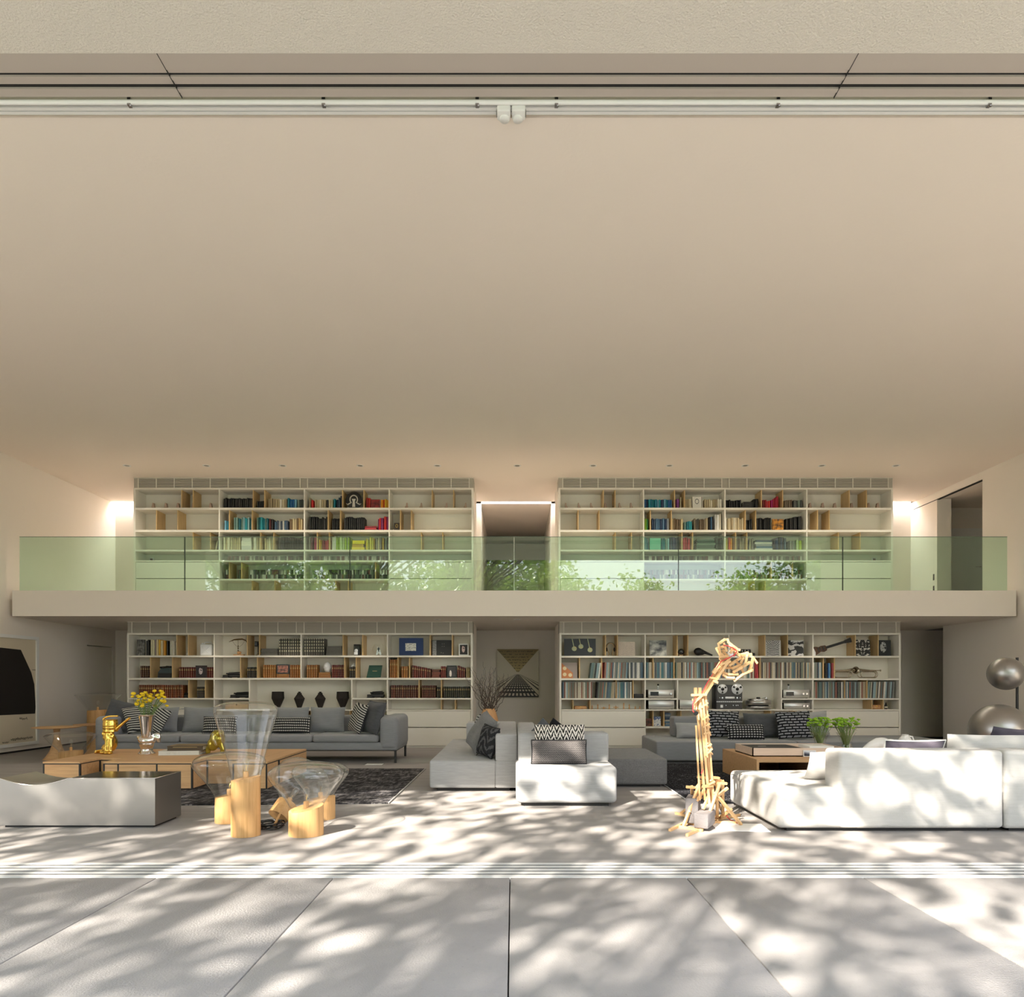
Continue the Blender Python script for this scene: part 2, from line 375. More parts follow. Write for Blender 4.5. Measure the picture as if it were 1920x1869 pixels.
# partition walls that the bookcases are set into
for nm, a, b, y0 in (('left_lower', 238.2, 886.3, 13.2), ('right_lower', 1049, 1689, 13.2)):
    sbox('wall_partition_'+nm, WALL, PX(a, y0), PX(b, y0), y0+.42, 14.6, 0, ZL)
for nm, a, b, y0 in (('left_upper', 250.4, 887.6, 13.47), ('right_upper', 1047.3, 1674.4, 13.47)):
    sbox('wall_partition_'+nm, WALL, PX(a, y0), PX(b, y0), y0+.42, 14.6, ZU, ZC)
# ceilings
sbox('ceiling', CEIL, XL-.3, XR+.3, 4.89, 15.28, ZC, ZC+.4)
sbox('ceiling_cove', CEIL, XL-.3, XR+.3, 15.28, YB+.2, ZC+.16, ZC+.4)
sbox('roof_overhang', STUCCO, -13, 13, 1.75, 4.388, ZC, ZC+.5)
sbox('roof_top', STUCCO, -13, 13, 4.388, 19.2, ZC+.4, ZC+.6)
for a in (-13, XR+.3): sbox('wall_light_block', STUCCO, a, a+3.7, 4.4, 4.8, 0, ZC+.4)  # unseen facade wings, added to block light beside the opening
# cove light behind the ceiling edge
lc = root('cove_light', (0, 15.36, ZC+.1), 'long white linear light hidden in the slot above the back wall', 'light')
obj('tray', MB().box(XL, XR, 15.29, 15.44, ZC+.13, ZC+.155), WHITE, lc)
obj('led_strip', MB().box(XL+.02, XR-.02, 15.32, 15.42, ZC+.115, ZC+.13), LED, lc)
# sliding door head track: brown profiles, groove shade put in as a dark lining
ht = sbox('trim_5', DARK, -13, 13, 4.388, 4.73, ZC+.013, ZC+.4, label='sliding door head track')
ya, yb = 4.388, 4.725
def yz(y): return ZC*0+(ZC-H)*F/(CY-y)
prof = [(100,131,0),(131,138,.012),(143.5,150.5,0),(150.8,159,.012),(166.5,173.5,0),(173.8,183,.012)]
for i, (p0, p1, up) in enumerate(prof):
    struct('profile', MB().box(-13, 13, yz(p0), yz(p1), ZC+up*.5-.001, ZC+.0125), BROWN_RAIL, ht)
for x, sgn in ((-2.29, 1), (2.22, -1)):
    struct('joint', MB().box(x-.002, x+.002, ya, yb, ZC-.003, ZC+.01), DARK, ht)
sbox('trim_6', plain('putty_strip', (.60, .56, .42), .8), -13, 13, 4.725, 4.895, ZC+.02, ZC+.4, label='plaster strip beside the curtain rail')
cr = root('curtain_rail', (0, 4.78, ZC), 'double white curtain rail along the ceiling above the opening', 'curtain rail')
obj('rod', MB().tube([(-12.5, 4.745, ZC-.012), (12.5, 4.745, ZC-.012)], .016, 10), WHITE, cr)
obj('channel', MB().box(-12.5, 12.5, 4.782, 4.808, ZC-.018, ZC+.02), WHITE, cr)
obj('channel', MB().box(-12.5, 12.5, 4.816, 4.842, ZC-.018, ZC+.02), WHITE, cr)
obj('slot', MB().box(-12.5, 12.5, 4.808, 4.816, ZC-.01, ZC+.02), DARK, cr)
for x in (245, 608, 895, 1043, 1457, 1852):
    X = PX(x, 4.76); obj('bracket', MB().box(X-.012, X+.012, 4.735, 4.765, ZC-.036, ZC+.02).box(X+.004, X+.016, 4.74, 4.75, ZC-.042, ZC-.036), STEEL, cr)
for s, wd in ((-1, 'left'), (1, 'right')):
    X = PX(958.5, 4.8)+s*.052
    mt = root('curtain_motor', (X, 4.8, ZC-.04), f'{wd} one of two white curtain motors at mid ceiling rail', 'curtain motor', 'curtain motors')
    obj('housing', MB().rbox(X-.047, X+.047, 4.755, 4.845, ZC-.06, ZC+.01, .01, 2), WHITE, mt)
    obj('motor_can', MB().lathe([(.0, -.05), (.034, -.05), (.036, -.045), (.036, 0)], (X-s*.005, 4.825, ZC-.02), 20), WHITE, mt)
    obj('clip', MB().box(X+s*.047-.006, X+s*.047+.006, 4.79, 4.85, ZC-.03, ZC), STEEL, mt)

# recessed downlights (real fittings with real spots)
def downlight(x, y, z, label, group, energy):
    r = root('downlight', (x, y, z), label, 'downlight', group)
    obj('trim_ring', MB().lathe([(.045, .02), (.045, 0), (.055, -.004), (.068, -.003), (.07, .002)], (x, y, z-.002), 20, cap=False), WHITE, r)
    obj('lens', MB().lathe([(.0, 0), (.044, 0)], (x, y, z-.0015), 16, cap=False), plain('lens_grey', (.25, .22, .18), .3) if 'lens_grey' not in bpy.data.materials else bpy.data.materials['lens_grey'], r)
    L = bpy.data.lights.new('spot', 'SPOT'); L.energy = energy; L.spot_size = math.radians(115); L.spot_blend = .8; L.color = (1, .9, .76); L.shadow_soft_size = .04
    q = bpy.data.objects.new('lamp', L); COL.objects.link(q); q.parent = r; q.location = (0, 0, -.03)
ORD = ['first', 'second', 'third', 'fourth', 'fifth', 'sixth', 'seventh', 'eighth', 'ninth', 'tenth', 'eleventh', 'twelfth', 'thirteenth', 'fourteenth', 'fifteenth', 'sixteenth', 'seventeenth', 'eighteenth', 'nineteenth', 'twentieth']
DLX = (238, 387, 530, 675, 820, 970, 1112, 1255, 1397, 1541, 1680)
for i, x in enumerate(DLX):
    downlight(PX(x, 12.74), 12.74, ZC, f'{ORD[i]} recessed downlight from the left in the high ceiling', 'high ceiling downlights', 22)
for i, x in enumerate(DLX[1:-1]):
    downlight(PX(x, 12.74), 12.74, ZL, f'{ORD[i]} recessed downlight from the left under the balcony', 'balcony downlights', 7)

# glass balustrade
bl = root('glass_balustrade', (0, YS+.06, ZU), 'frameless green tinted glass balustrade along the balcony edge', 'balustrade')
gx = [PX(v, YS+.06) for v in (37, 346.5, 656, 964, 1272, 1580, 1888)]
gz = PZ(1007, YS+.06)
for a, b in zip(gx[:-1], gx[1:]):
    obj('glass_panel', MB().box(a+.004, b-.004, YS+.05, YS+.07, ZU, gz), GGLASS, bl)
SEAL = plain('glass_edge', (.03, .05, .035), .4)
for a in gx[1:-1]: obj('joint_seal', MB().box(a-.006, a+.006, YS+.05, YS+.07, ZU, gz), SEAL if abs(a) > .3 else STEEL, bl)
EDGE = plain('glass_top_edge', (.16, .24, .17), .3)
obj('top_edge', MB().box(gx[0], gx[-1], YS+.05, YS+.07, gz, gz+.008), EDGE, bl)

# security cameras on the side walls beside the slab
for s, wd in ((-1, 'left'), (1, 'right')):
    X = s*8.99; z = 2.53; y = 11.75
    r = root('security_camera', (X, y, z), f'small white security camera on the {wd} wall beside the balcony', 'camera', 'wall cameras')
    obj('mount', MB().rbox(X-.05, X+.05, y, y+.12, z-.06, z+.06, .015, 2), WHITE, r)
    e = obj('dome', MB().ball((X-s*.06, y-.02, z-.02), .045, 14), BLACKG, r)
    obj('collar', MB().lathe([(.05, 0), (.052, .03), (.04, .05)], (X-s*.06, y-.02, z-.02), 14), WHITE, e)

# ================================================================ BOOKCASES
LOW_Y, UP_Y = 13.2, 13.47
GR = {}
def grille_mesh(w, h):
    k = (round(w, 3), round(h, 3))
    if k not in GR:
        mb = MB().box(0, w, .02, .03, 0, h, 0)
        ns = max(4, int(h/.028))
        for i in range(ns):
            z = (i+.5)*h/ns; mb.box(0, w, 0, .02, z-h/ns*.36, z+h/ns*.36, 0)
        GR[k] = mb.mesh('grille', [GRILLE])
    return GR[k]
class Case:
    def __init__(s, label, y0, x0, x1, t, rows, top, zceil, zfloor):
        """x0,x1 outer px; rows: list of (y_top_lip, y_bottom_lip) px"""
        s.y = y0; s.S = F/y0; s.r = root('bookcase', (PX((x0+x1)/2, y0), y0+.2, zfloor), label, 'bookcase', 'built-in bookcases')
        s.d = .40; s.x0, s.x1, s.t = x0, x1, t; s.zf = zfloor; s.zc = zceil
        Xa, Xb = PX(x0, y0), PX(x1, y0); tt = t/s.S
        for a, b in ((Xa, Xa+tt), (Xb-tt, Xb)): s.part('side_panel', a, b, y0, y0+s.d, zfloor, PZ(top[1], y0))
        s.part('top_rail', Xa, Xb, y0, y0+s.d, PZ(top[1], y0), PZ(top[0], y0))
        s.part('back_panel', Xa+tt, Xb-tt, y0+s.d-.015, y0+s.d, zfloor, PZ(top[1], y0), LACQB)
        zt = PZ(top[0], y0); gh = zceil-zt-.002
        s.part('grille_back', Xa, Xb, y0+.05, y0+s.d, zt, zceil, GRILLE)
        e = .085; c = .15; gw = ((Xb-Xa)-2*e-c)/18
        for k in range(18):
            X = Xa+e+k*gw+(c if k > 8 else 0)
            o = inst('grille', grille_mesh(gw-.016, gh-.012), Matrix.Translation((X+.008, y0+.02, zt+.004)), s.r)
        xs = [Xa+e+k*gw for k in range(10)]+[Xa+e+c+k*gw for k in range(9, 19)]
        for X in xs: s.part('mullion', X-.007, X+.007, y0+.012, y0+.05, zt, zceil)
        s.part('end_cap', Xa, Xa+e-.01, y0+.02, y0+.06, zt, zceil, GRILLE); s.part('end_cap', Xb-e+.01, Xb, y0+.02, y0+.06, zt, zceil, GRILLE)
        s.part('ceiling_bead', Xa, Xb, y0+.0, y0+.03, zceil-.012, zceil-.001)
        s.rows = rows
    def part(s, name, a, b, c, d, e, f, m=None, bev=0):
        return obj(name, MB().box(a, b, c, d, e, f), m or LACQ, s.r)
    def shelf(s, x0, x1, ya, yb):
        s.part('shelf', PX(x0, s.y), PX(x1, s.y), s.y+.002, s.y+s.d-.015, PZ(yb, s.y), PZ(ya, s.y))
    def div(s, x, ya, yb, oak=False):
        w = .018 if oak else .022; X = PX(x, s.y)
        if oak:
            o = obj('oak_divider', MB().box(X-w/2, X+w/2, s.y+.045, s.y+s.d-.016, PZ(yb, s.y), PZ(ya, s.y)), OAK, s.r)
        else:
            s.part('divider', X-w/2, X+w/2, s.y+.002, s.y+s.d-.015, PZ(yb, s.y), PZ(ya, s.y))
    def front(s, x0, x1, ya, yb, name='drawer_front'):
        s.part(name, PX(x0, s.y)+.006, PX(x1, s.y)-.006, s.y+.004, s.y+.024, PZ(yb, s.y)+.004, PZ(ya, s.y)-.004)

def std(case, x0i, x1i, shelves):
    for a, b in shelves: case.shelf(x0i, x1i, a, b)

# ---- lower left
LL = Case('lower left white bookcase holding leather-bound books and curios', LOW_Y, 238.2, 886.3, 3.6, None, (1186.5, 1190), ZL, 0)
for a, b in ((1228.7, 1232), (1270.7, 1274.3), (1330.3, 1332.4)): LL.shelf(241.9, 882.7, a, b)
for a, b in ((241.9, 467.4), (659.4, 882.7)): LL.shelf(a, b, 1308.6, 1311.5)
for x in (401.4, 564.3, 726.4):
    LL.div(x, 1190, 1228.7); LL.div(x, 1232, 1270.7)
for x in (401.4, 467.4, 659.4, 726.4): LL.div(x, 1274.3, 1308.6); LL.div(x, 1311.5, 1330.3)
for xs_, a, b in (((329.4, 350.9, 462, 484.7, 642, 679, 806, 847.5), 1190, 1228.7), ((279.8, 321, 449.3, 481, 645, 666.7, 745.4, 767), 1232, 1270.7),
                 ((351.6, 383, 785, 827), 1274.3, 1308.6), ((827, 853.5), 1311.5, 1330.3)):
    for x in xs_: LL.div(x, a, b, True)
for a, b in ((241.9, 401.4), (726.4, 882.7)):
    LL.front(a, b, 1332.6, 1363.3); LL.front(a, b, 1364, 1398)
for x in (401.4, 564.3, 726.4): LL.div(x, 1332.4, 1398)
for x in (570, 582, 655, 667): LL.div(x, 1332.4, 1360, True)
LL.shelf(401.4, 726.4, 1360, 1363); LL.part('plinth', PX(241.9, LOW_Y), PX(882.7, LOW_Y), LOW_Y+.03, LOW_Y+.05, 0, PZ(1398, LOW_Y))
# ---- lower right
LR = Case('lower right white bookcase holding records and hi-fi equipment', LOW_Y, 1049, 1689, 3.6, None, (1186.5, 1190), ZL, 0)
for a, b in ((1229.5, 1232.8), (1271.5, 1275), (1329.8, 1332.3)): LR.shelf(1052.6, 1685.5, a, b)
for a, b in ((1052.6, 1270.6), (1465.5, 1685.5)): LR.shelf(a, b, 1309, 1311.8)
for x in (1209.8, 1366.8, 1524.5): LR.div(x, 1190, 1229.5); LR.div(x, 1232.8, 1271.5)
for x in (1209.8, 1270.6, 1465.5, 1524.5): LR.div(x, 1275, 1309); LR.div(x, 1311.8, 1329.8)
for xs_, a, b in (((1136, 1158.3, 1271, 1291, 1436, 1478.4, 1606, 1649), 1190, 1229.5), ((1087, 1128.8, 1225.5, 1265, 1427, 1546, 1566.7), 1232.8, 1271.5),
                 ((1156, 1188, 1586.4, 1628), 1275, 1309), ((1075, 1107, 1637.4, 1658.6), 1311.8, 1329.8)):
    for x in xs_: LR.div(x, a, b, True)
for a, b in ((1052.6, 1209.8), (1524.5, 1685.5)):
    LR.front(a, b, 1332.6, 1363.3); LR.front(a, b, 1364, 1398)
for x in (1209.8, 1366.8, 1524.5): LR.div(x, 1332.3, 1398)
for x in (1225.5, 1246, 1278, 1447, 1495): LR.div(x, 1332.3, 1362, True)
LR.shelf(1209.8, 1524.5, 1362, 1365); LR.part('plinth', PX(1052.6, LOW_Y), PX(1685.5, LOW_Y), LOW_Y+.03, LOW_Y+.05, 0, PZ(1398, LOW_Y))
# ---- upper left
USH = ((951.7, 955.3), (993.3, 997.2), (1030.5, 1033.4), (1050.4, 1053.2))
def upper(label, x0, x1, i0, i1, divs, oaks):
    c = Case(label, UP_Y, x0, x1, 3.6, None, (914.5, 917.5), ZC, ZU)
    for a, b in USH: c.shelf(i0, i1, a, b)
    c.shelf(divs[0], divs[2], 1085, 1088)
    zb = 917.5
    for a, b in USH:
        for x in divs: c.div(x, zb, a)
        zb = b
    for x in divs: c.div(x, zb, 1085); c.div(x, 1088, 1120)
    tops = [917.5]+[b for a, b in USH]+[1088]; bots = [a for a, b in USH]+[1085, 1120]
    for row, xs_ in oaks.items():
        for x in xs_: c.div(x, tops[row], bots[row], True)
    for a, b in ((i0, divs[0]), (divs[2], i1)):
        c.front(a, b, 1053.6, 1084.2, 'cupboard_door'); c.front(a, b, 1084.8, 1117, 'cupboard_door')
    return c
UL = upper('upper left white bookcase behind the glass balustrade', 250.4, 887.6, 254, 884.4, (411, 570.6, 729.6),
  {0: (338.4, 360.2, 473, 494.7, 641, 681.3, 809.7, 850), 1: (291, 331, 428.3, 470.8, 614, 637, 750, 770.4), 2: (360, 392.6, 486.8, 511.6, 593.3, 616.3, 789.3, 829.5), 4: (428, 451, 703), 5: (471, 514, 628, 652)})
UR = upper('upper right white bookcase behind the glass balustrade', 1047.3, 1674.4, 1051, 1671.7, (1206.9, 1359.6, 1513),
  {0: (1132, 1154, 1266, 1284.7, 1429.4, 1469.4, 1594.7, 1627), 1: (1084.5, 1124, 1220.5, 1260, 1399, 1418.8, 1535, 1557), 2: (1154.5, 1185, 1280, 1300, 1381, 1402, 1574.4, 1615), 4: (1448, 1488), 5: (1416, 1436)})

# ================================================================ BOOKS, RECORDS, CASES
def unit_book(rounded=True, mats=(COVER, PAGES)):
    mb = MB()
    if rounded:   # spine faces -Y, slightly rounded; page block shows on top
        poly = [(-.5, .12), (-.36, .03), (0, 0), (.36, .03), (.5, .12), (.5, 1), (-.5, 1)]
        mb.prism([(a, b) for a, b in poly], 0, 1, 'z', 0)
        mb.box(-.4, .4, .15, .97, .99, 1.002, 1)
    else:
        mb.box(-.5, .5, 0, 1, 0, 1, 0)
    return mb.mesh('book', list(mats))
ME_BOOK = unit_book(); ME_LEA = unit_book(True, (LEATHER, PAGES)); ME_STU = unit_book(True, (STUDS, PAGES))
ME_REC = unit_book(False, (SLEEVE,)); ME_CD = unit_book(False, (SLEEVE,))
def unit_flat(mats):
    mb = MB(); mb.box(-.5, .5, 0, 1, 0, .12, 0).box(-.5, .5, 0, 1, .88, 1, 0).box(-.49, .49, 0.0, .06, .12, .88, 0).box(-.47, .47, .06, .96, .12, .88, 1)
    return mb.mesh('book', list(mats))
ME_FLAT = unit_flat((COVER, PAGES)); ME_FLATL = unit_flat((LEATHER, PAGES))
def unit_face():
    return MB().rbox(-.5, .5, 0, 1, 0, 1, .02, 1).mesh('book', [COVER])
PAL = {
 'black': [('black', (14,13,14)), ('black', (22,20,21)), ('charcoal', (38,36,36)), ('black', (10,10,11)), ('black', (28,24,22))],
 'cream': [('cream', (205,190,155)), ('ivory', (222,212,185)), ('cream', (190,172,135)), ('white', (228,222,205)), ('beige', (176,158,124))],
 'blue': [('teal', (20,118,140)), ('blue', (26,92,150)), ('teal', (40,140,150)), ('navy', (24,46,84)), ('light blue', (110,165,190))],
 'teal': [('teal', (16,120,135)), ('turquoise', (40,150,160)), ('teal', (24,100,112)), ('grey green', (110,140,130)), ('pale blue', (140,180,185))],
 'grey': [('grey', (96,100,96)), ('grey', (70,74,72)), ('sage', (118,130,116)), ('charcoal', (44,44,44)), ('grey', (130,128,118))],
 'bluegrey': [('blue grey', (70,100,125)), ('slate', (60,76,96)), ('grey', (130,134,136)), ('dark blue', (30,50,80)), ('white', (200,196,186))],
 'mixed': [('cream', (196,184,150)), ('charcoal', (40,38,40)), ('blue', (52,90,120)), ('grey', (128,120,108)), ('burgundy', (90,36,36))],
 'red': [('red', (190,30,34)), ('red', (160,24,30)), ('dark red', (120,18,24)), ('scarlet', (205,50,36)), ('pink red', (190,60,70))],
 'redpink': [('magenta', (140,24,80)), ('crimson', (165,22,50)), ('red', (190,26,36)), ('red', (200,36,30)), ('purple', (110,30,80))],
 'pink': [('pink', (200,70,100)), ('magenta', (180,40,110)), ('red', (196,40,56)), ('rose', (176,84,96)), ('crimson', (170,26,54))],
 'orange': [('orange', (222,120,24)), ('orange', (232,148,30)), ('amber', (226,164,44)), ('red orange', (214,84,24)), ('yellow', (230,186,50))],
 'yellow': [('yellow', (220,196,60)), ('lemon', (214,204,90)), ('mustard', (190,154,36)), ('cream', (212,200,160)), ('yellow', (226,206,40))],
 'navy': [('navy', (24,40,66)), ('dark blue', (30,54,90)), ('blue grey', (62,84,104)), ('charcoal', (36,40,44)), ('navy', (18,30,52))],
 'purple': [('purple', (110,40,120)), ('violet', (90,44,110)), ('plum', (74,26,70)), ('white', (214,206,200)), ('purple', (130,60,140))],
 'green': [('green', (90,160,60)), ('green', (60,140,70)), ('lime', (140,180,60)), ('green', (40,120,60)), ('olive', (110,130,50))],
 'brown': [('brown', (110,90,68)), ('taupe', (134,118,96)), ('brown', (84,68,54)), ('beige', (170,152,120)), ('grey brown', (100,94,84))],
 'creamtan': [('tan', (190,158,108)), ('cream', (206,184,140)), ('spotted cream', (196,176,134)), ('brown', (104,82,56)), ('cream', (214,196,156))],
 'white': [('white', (226,220,206)), ('off-white', (214,206,190)), ('white', (234,230,220)), ('ivory', (218,208,184)), ('pale grey', (200,196,188))],
 'lime': [('lime', (170,190,60)), ('lime', (150,176,50)), ('white', (214,214,200)), ('pale green', (180,196,140)), ('cream', (208,202,170))],
 'dgreen': [('dark green', (34,62,48)), ('green grey', (72,96,80)), ('black green', (24,36,30)), ('sage', (110,130,110)), ('dark green', (40,74,56))],
 'yellowmix': [('amber', (208,140,30)), ('yellow', (218,170,50)), ('cream', (206,190,150)), ('lilac', (150,130,140)), ('ivory', (216,206,170))],
 'brownlea': [('dark brown', (72,40,24)), ('brown', (84,48,28))], 'redlea': [('dark red', (92,26,22)), ('dark red', (104,30,26)), ('oxblood', (80,22,20))],
 'blacklea': [('black', (28,24,22)), ('black', (34,28,24))], 'tanlea': [('tan', (150,96,40)), ('tan', (160,104,46)), ('light brown', (140,86,36))],
 'rustlea': [('rust brown', (112,54,22)), ('rust brown', (122,60,26)), ('rust brown', (104,48,20))], 'maroonlea': [('maroon', (84,38,26)), ('maroon', (92,42,30)), ('maroon', (76,34,24))],
 'greenlea': [('black green', (26,32,24)), ('dark green', (32,38,26)), ('black', (24,24,20))], 'beigelea': [('beige', (150,130,96)), ('olive beige', (130,116,80))],
 'greyset': [('grey', (92,88,80)), ('grey', (98,94,86))],
 'rec': [('cream', (196,188,168)), ('grey', (120,122,116)), ('black', (34,34,36)), ('teal grey', (86,112,112)), ('white', (214,210,198)), ('brown', (112,92,76)), ('dusk blue', (74,98,112)), ('grey green', (104,116,100)), ('beige', (170,156,128)), ('charcoal', (60,60,60)), ('pale blue', (140,166,170)), ('rust', (140,84,66))],
 'recblue': [('teal', (60,110,118)), ('slate blue', (70,98,116)), ('grey', (104,110,106)), ('beige', (168,158,136)), ('cream', (196,188,168)), ('navy', (30,46,66)), ('grey', (130,134,130)), ('white', (212,210,202))],
 'recred': [('red', (170,34,44)), ('red', (188,44,54)), ('dark red', (110,26,30))],
 'cd': [('grey', (120,118,108)), ('black', (36,36,36)), ('white', (190,188,176)), ('grey green', (92,104,88)), ('charcoal', (62,62,58)), ('dark red', (96,56,50))],
}
def ordn(n): return ORD[n-1] if n <= 20 else f"{n}{'th' if 10 < n % 100 < 14 else {1:'st',2:'nd',3:'rd'}.get(n % 10, 'th')}"
CNT = {}; CDQ = []
ROWN = {0: 'top shelf', 1: 'second shelf', 2: 'third shelf', 3: 'fourth shelf', 4: 'fifth shelf', 5: 'lowest shelf'}
CNAME = {id(UL): 'upper left bookcase', id(UR): 'upper right bookcase', id(LL): 'lower left bookcase', id(LR): 'lower right bookcase'}
def fill(c, row, yb, x0, x1, h, pal, w=4.2, kind='book', lean=0, var=.10, dep=None, h1=None, z_add=0.0):
    """stand books from px x0 to x1 on the shelf whose top is at px yb; h px tall, w px mean width"""
    S = c.S; z = PZ(yb, c.y)+.0005+z_add; X = PX(x0, c.y)+.006; X1 = PX(x1, c.y)-.012; n = max(1, round((x1-x0)/w))
    ws = [random.uniform(.7, 1.3) for _ in range(n)]
    if kind in ('leather', 'set', 'cd'): ws = [random.uniform(.95, 1.05) for _ in range(n)]
    k = (X1-X)/sum(ws); me, dn = {'book': (ME_BOOK, .22), 'leather': (ME_LEA, .20), 'set': (ME_STU, .24), 'record': (ME_REC, .31), 'cd': (ME_CD, .125)}[kind]
    dn = dep or dn
    for i, q in enumerate(ws):
        t = q*k; hh = (h+((h1-h)*i/max(1, n-1) if h1 else 0))/S
        if kind == 'book': hh *= random.uniform(1-var, 1+var*.3)
        elif kind == 'record': hh *= random.uniform(.985, 1.0)
        elif kind == 'leather': hh *= random.uniform(.985, 1.0)
        cn, col = random.choice(PAL[pal]); j = random.uniform(.88, 1.12)
        col = tuple(min(1, v*j) for v in c8(*col))
        fy = c.y+(.05 if kind in ('record',) else .07)+random.uniform(0, .02 if kind != 'book' else .05)
        a = lean
        a = min(max(a, -.3), .3)
        tt = t*.96
        M = Matrix.Translation((X+t/2, fy, z)) @ Matrix.Rotation(0, 4, 'Y')
        if a: M = Matrix.Translation((X+t/2-math.sin(a)*hh*.0, fy, z+abs(math.sin(a))*tt/2)) @ Matrix.Rotation(a, 4, 'Y')
        M = M @ Matrix.Diagonal((tt, min(dn*random.uniform(.9, 1), .33), hh, 1))
        X += t
        nm = {'book': 'book', 'leather': 'leather_bound_book', 'set': 'reference_volume', 'record': 'vinyl_record', 'cd': 'cd_case'}[kind]
        key = (id(c), row, nm); CNT[key] = CNT.get(key, 0)+1
        noun = {'book': 'book', 'leather': 'leather-bound book', 'set': 'clothbound volume with pale studs', 'record': 'record sleeve', 'cd': 'disc case'}[kind]
        if kind == 'cd' and len(CDQ) >= 300: CDREST.append((M, col)); continue
        o = link(nm, me, None, f'{cn} {noun}, {ordn(CNT[key])} from left on {ROWN[row]} of {CNAME[id(c)]}'+(' upper tier' if z_add else ''), {'record': 'record', 'cd': 'disc case'}.get(kind, 'book'),
                 {'book': 'books in the upper bookcases' if c.y > 13.3 else 'books in the lower left bookcase', 'leather': 'leather-bound books', 'set': 'grey reference set', 'record': 'vinyl records', 'cd': 'disc cases'}[kind])
        o.matrix_basis = M; o.color = col+(1,)
        if kind == 'cd': CDQ.append(o)
CDREST = []
def stack(c, row, yb, x0, x1, ytop, pal, n, leather=False, desc=''):
    z = PZ(yb, c.y)+.0005; hh = (yb-ytop)/c.S/n; X0, X1 = PX(x0, c.y), PX(x1, c.y)
    for i in range(n):
        cn, col = random.choice(PAL[pal]); k = random.uniform(.86, 1.0) if i else 1
        w = (X1-X0)*k
        M = Matrix.Translation(((X0+X1)/2+random.uniform(-.01, .01), c.y+.06+random.uniform(0, .02), z+i*hh)) @ Matrix.Diagonal((w, .24, hh*.985, 1))
        key = (id(c), row, 'flat'); CNT[key] = CNT.get(key, 0)+1
        o = link('flat_book', ME_FLATL if leather else ME_FLAT, None, f'{cn} book lying flat, {ordn(CNT[key])} counted upwards from left, {ROWN[row]} of {CNAME[id(c)]}', 'book', 'books lying flat on the shelves')
        o.matrix_basis = M; o.color = c8(*col)+(1,)
def Z1(x, o=230, s=5.647): return o+x/s
def rowfill(c, row, yb, o, s, segs, kind='book', w=4.2):
    for g in segs:
        x0, x1, h, pal = g[:4]; k = dict(g[4]) if len(g) > 4 else {}
        k.setdefault('w', w); k.setdefault('kind', kind)
        if 'h1' in k: k['h1'] = k['h1']/s
        fill(c, row, yb, o+x0/s, o+x1/s, h/s, pal, **k)
U = 5.647; yb = [951.7, 993.3, 1030.5, 1050.4, 1085]
# upper left
rowfill(UL, 0, yb[0], 230, U, [(1040,1370,118,'black'),(1398,1488,90,'black'),(1515,1725,112,'cream'),(1725,1830,112,'blue'),(1830,1915,105,'grey')])
rowfill(UL, 0, yb[0], 560, U, [(84,115,132,'cream'),(115,150,92,'red'),(150,280,98,'cream'),(280,355,102,'mixed'),(355,382,104,'teal'),(382,455,110,'navy',{'h1':140}),(700,755,118,'red'),(855,950,104,'orange')])
rowfill(UL, 1, yb[1], 230, U, [(1055,1112,110,'blue'),(1155,1350,145,'teal'),(1395,1530,145,'teal'),(1530,1582,135,'mixed'),(1582,1740,110,'bluegrey'),(1740,1915,138,'creamtan')])
rowfill(UL, 1, yb[1], 560, U, [(90,300,148,'black'),(330,432,132,'black'),(462,690,148,'black'),(822,950,132,'redpink',{'h1':165})])
rowfill(UL, 2, yb[2], 230, U, [(1045,1235,148,'cream'),(1350,1442,148,'cream'),(1478,1585,138,'cream'),(1620,1915,148,'black')])
rowfill(UL, 2, yb[2], 560, U, [(88,140,146,'mixed'),(140,184,146,'pink'),(198,235,125,'orange'),(235,312,118,'red'),(335,545,152,'lime'),(694,735,132,'yellow'),(735,800,146,'yellow'),(800,870,142,'mixed'),(870,900,145,'yellow'),(902,952,146,'grey')])
fill(UL, 2, yb[2], 397, 407, 20, 'mixed', w=5, lean=.16)
rowfill(UR, 0, yb[0], 1190, U, [(102,415,104,'blue'),(434,490,104,'purple'),(490,516,132,'cream'),(542,620,106,'cream'),(717,746,134,'white'),(750,945,100,'cream'),(970,1150,97,'black'),(1275,1335,106,'black'),(1364,1465,92,'red'),(1465,1550,100,'pink',{'h1':136}),(1605,1700,98,'brown'),(1700,1805,98,'grey')])
rowfill(UR, 1, yb[1], 1190, U, [(99,160,138,'green'),(190,382,136,'bluegrey'),(405,535,138,'creamtan'),(537,630,102,'teal'),(642,800,134,'brown'),(800,860,152,'mixed'),(862,945,184,'white'),(972,1180,142,'cream'),(1197,1265,122,'black'),(1302,1470,138,'black'),(1592,1800,125,'black',{'h1':158})])
rowfill(UR, 2, yb[2], 1190, U, [(102,165,142,'teal'),(287,385,134,'teal'),(385,490,146,'navy'),(520,612,144,'red'),(872,950,142,'dgreen'),(972,1010,144,'yellow'),(1010,1060,142,'orange'),(1087,1192,136,'brown'),(1207,1282,134,'mixed'),(1492,1640,144,'navy'),(1640,1732,106,'grey'),(1732,1805,118,'lime')])
stack(UL, 1, yb[1], 560+690/U, 560+820/U, 985, 'red', 3); stack(UL, 2, yb[2], 560+552/U, 560+690/U, 1012, 'yellow', 3)
stack(UL, 2, yb[2], 230+1242/U, 230+1348/U, 1004, 'white', 3)
stack(UR, 0, yb[0], 1190+1155/U, 1190+1270/U, 939, 'black', 4); stack(UR, 2, yb[2], 1190+660/U, 1190+868/U, 1009, 'dgreen', 6); stack(UR, 2, yb[2], 1190+1288/U, 1190+1478/U, 1011, 'bluegrey', 5)
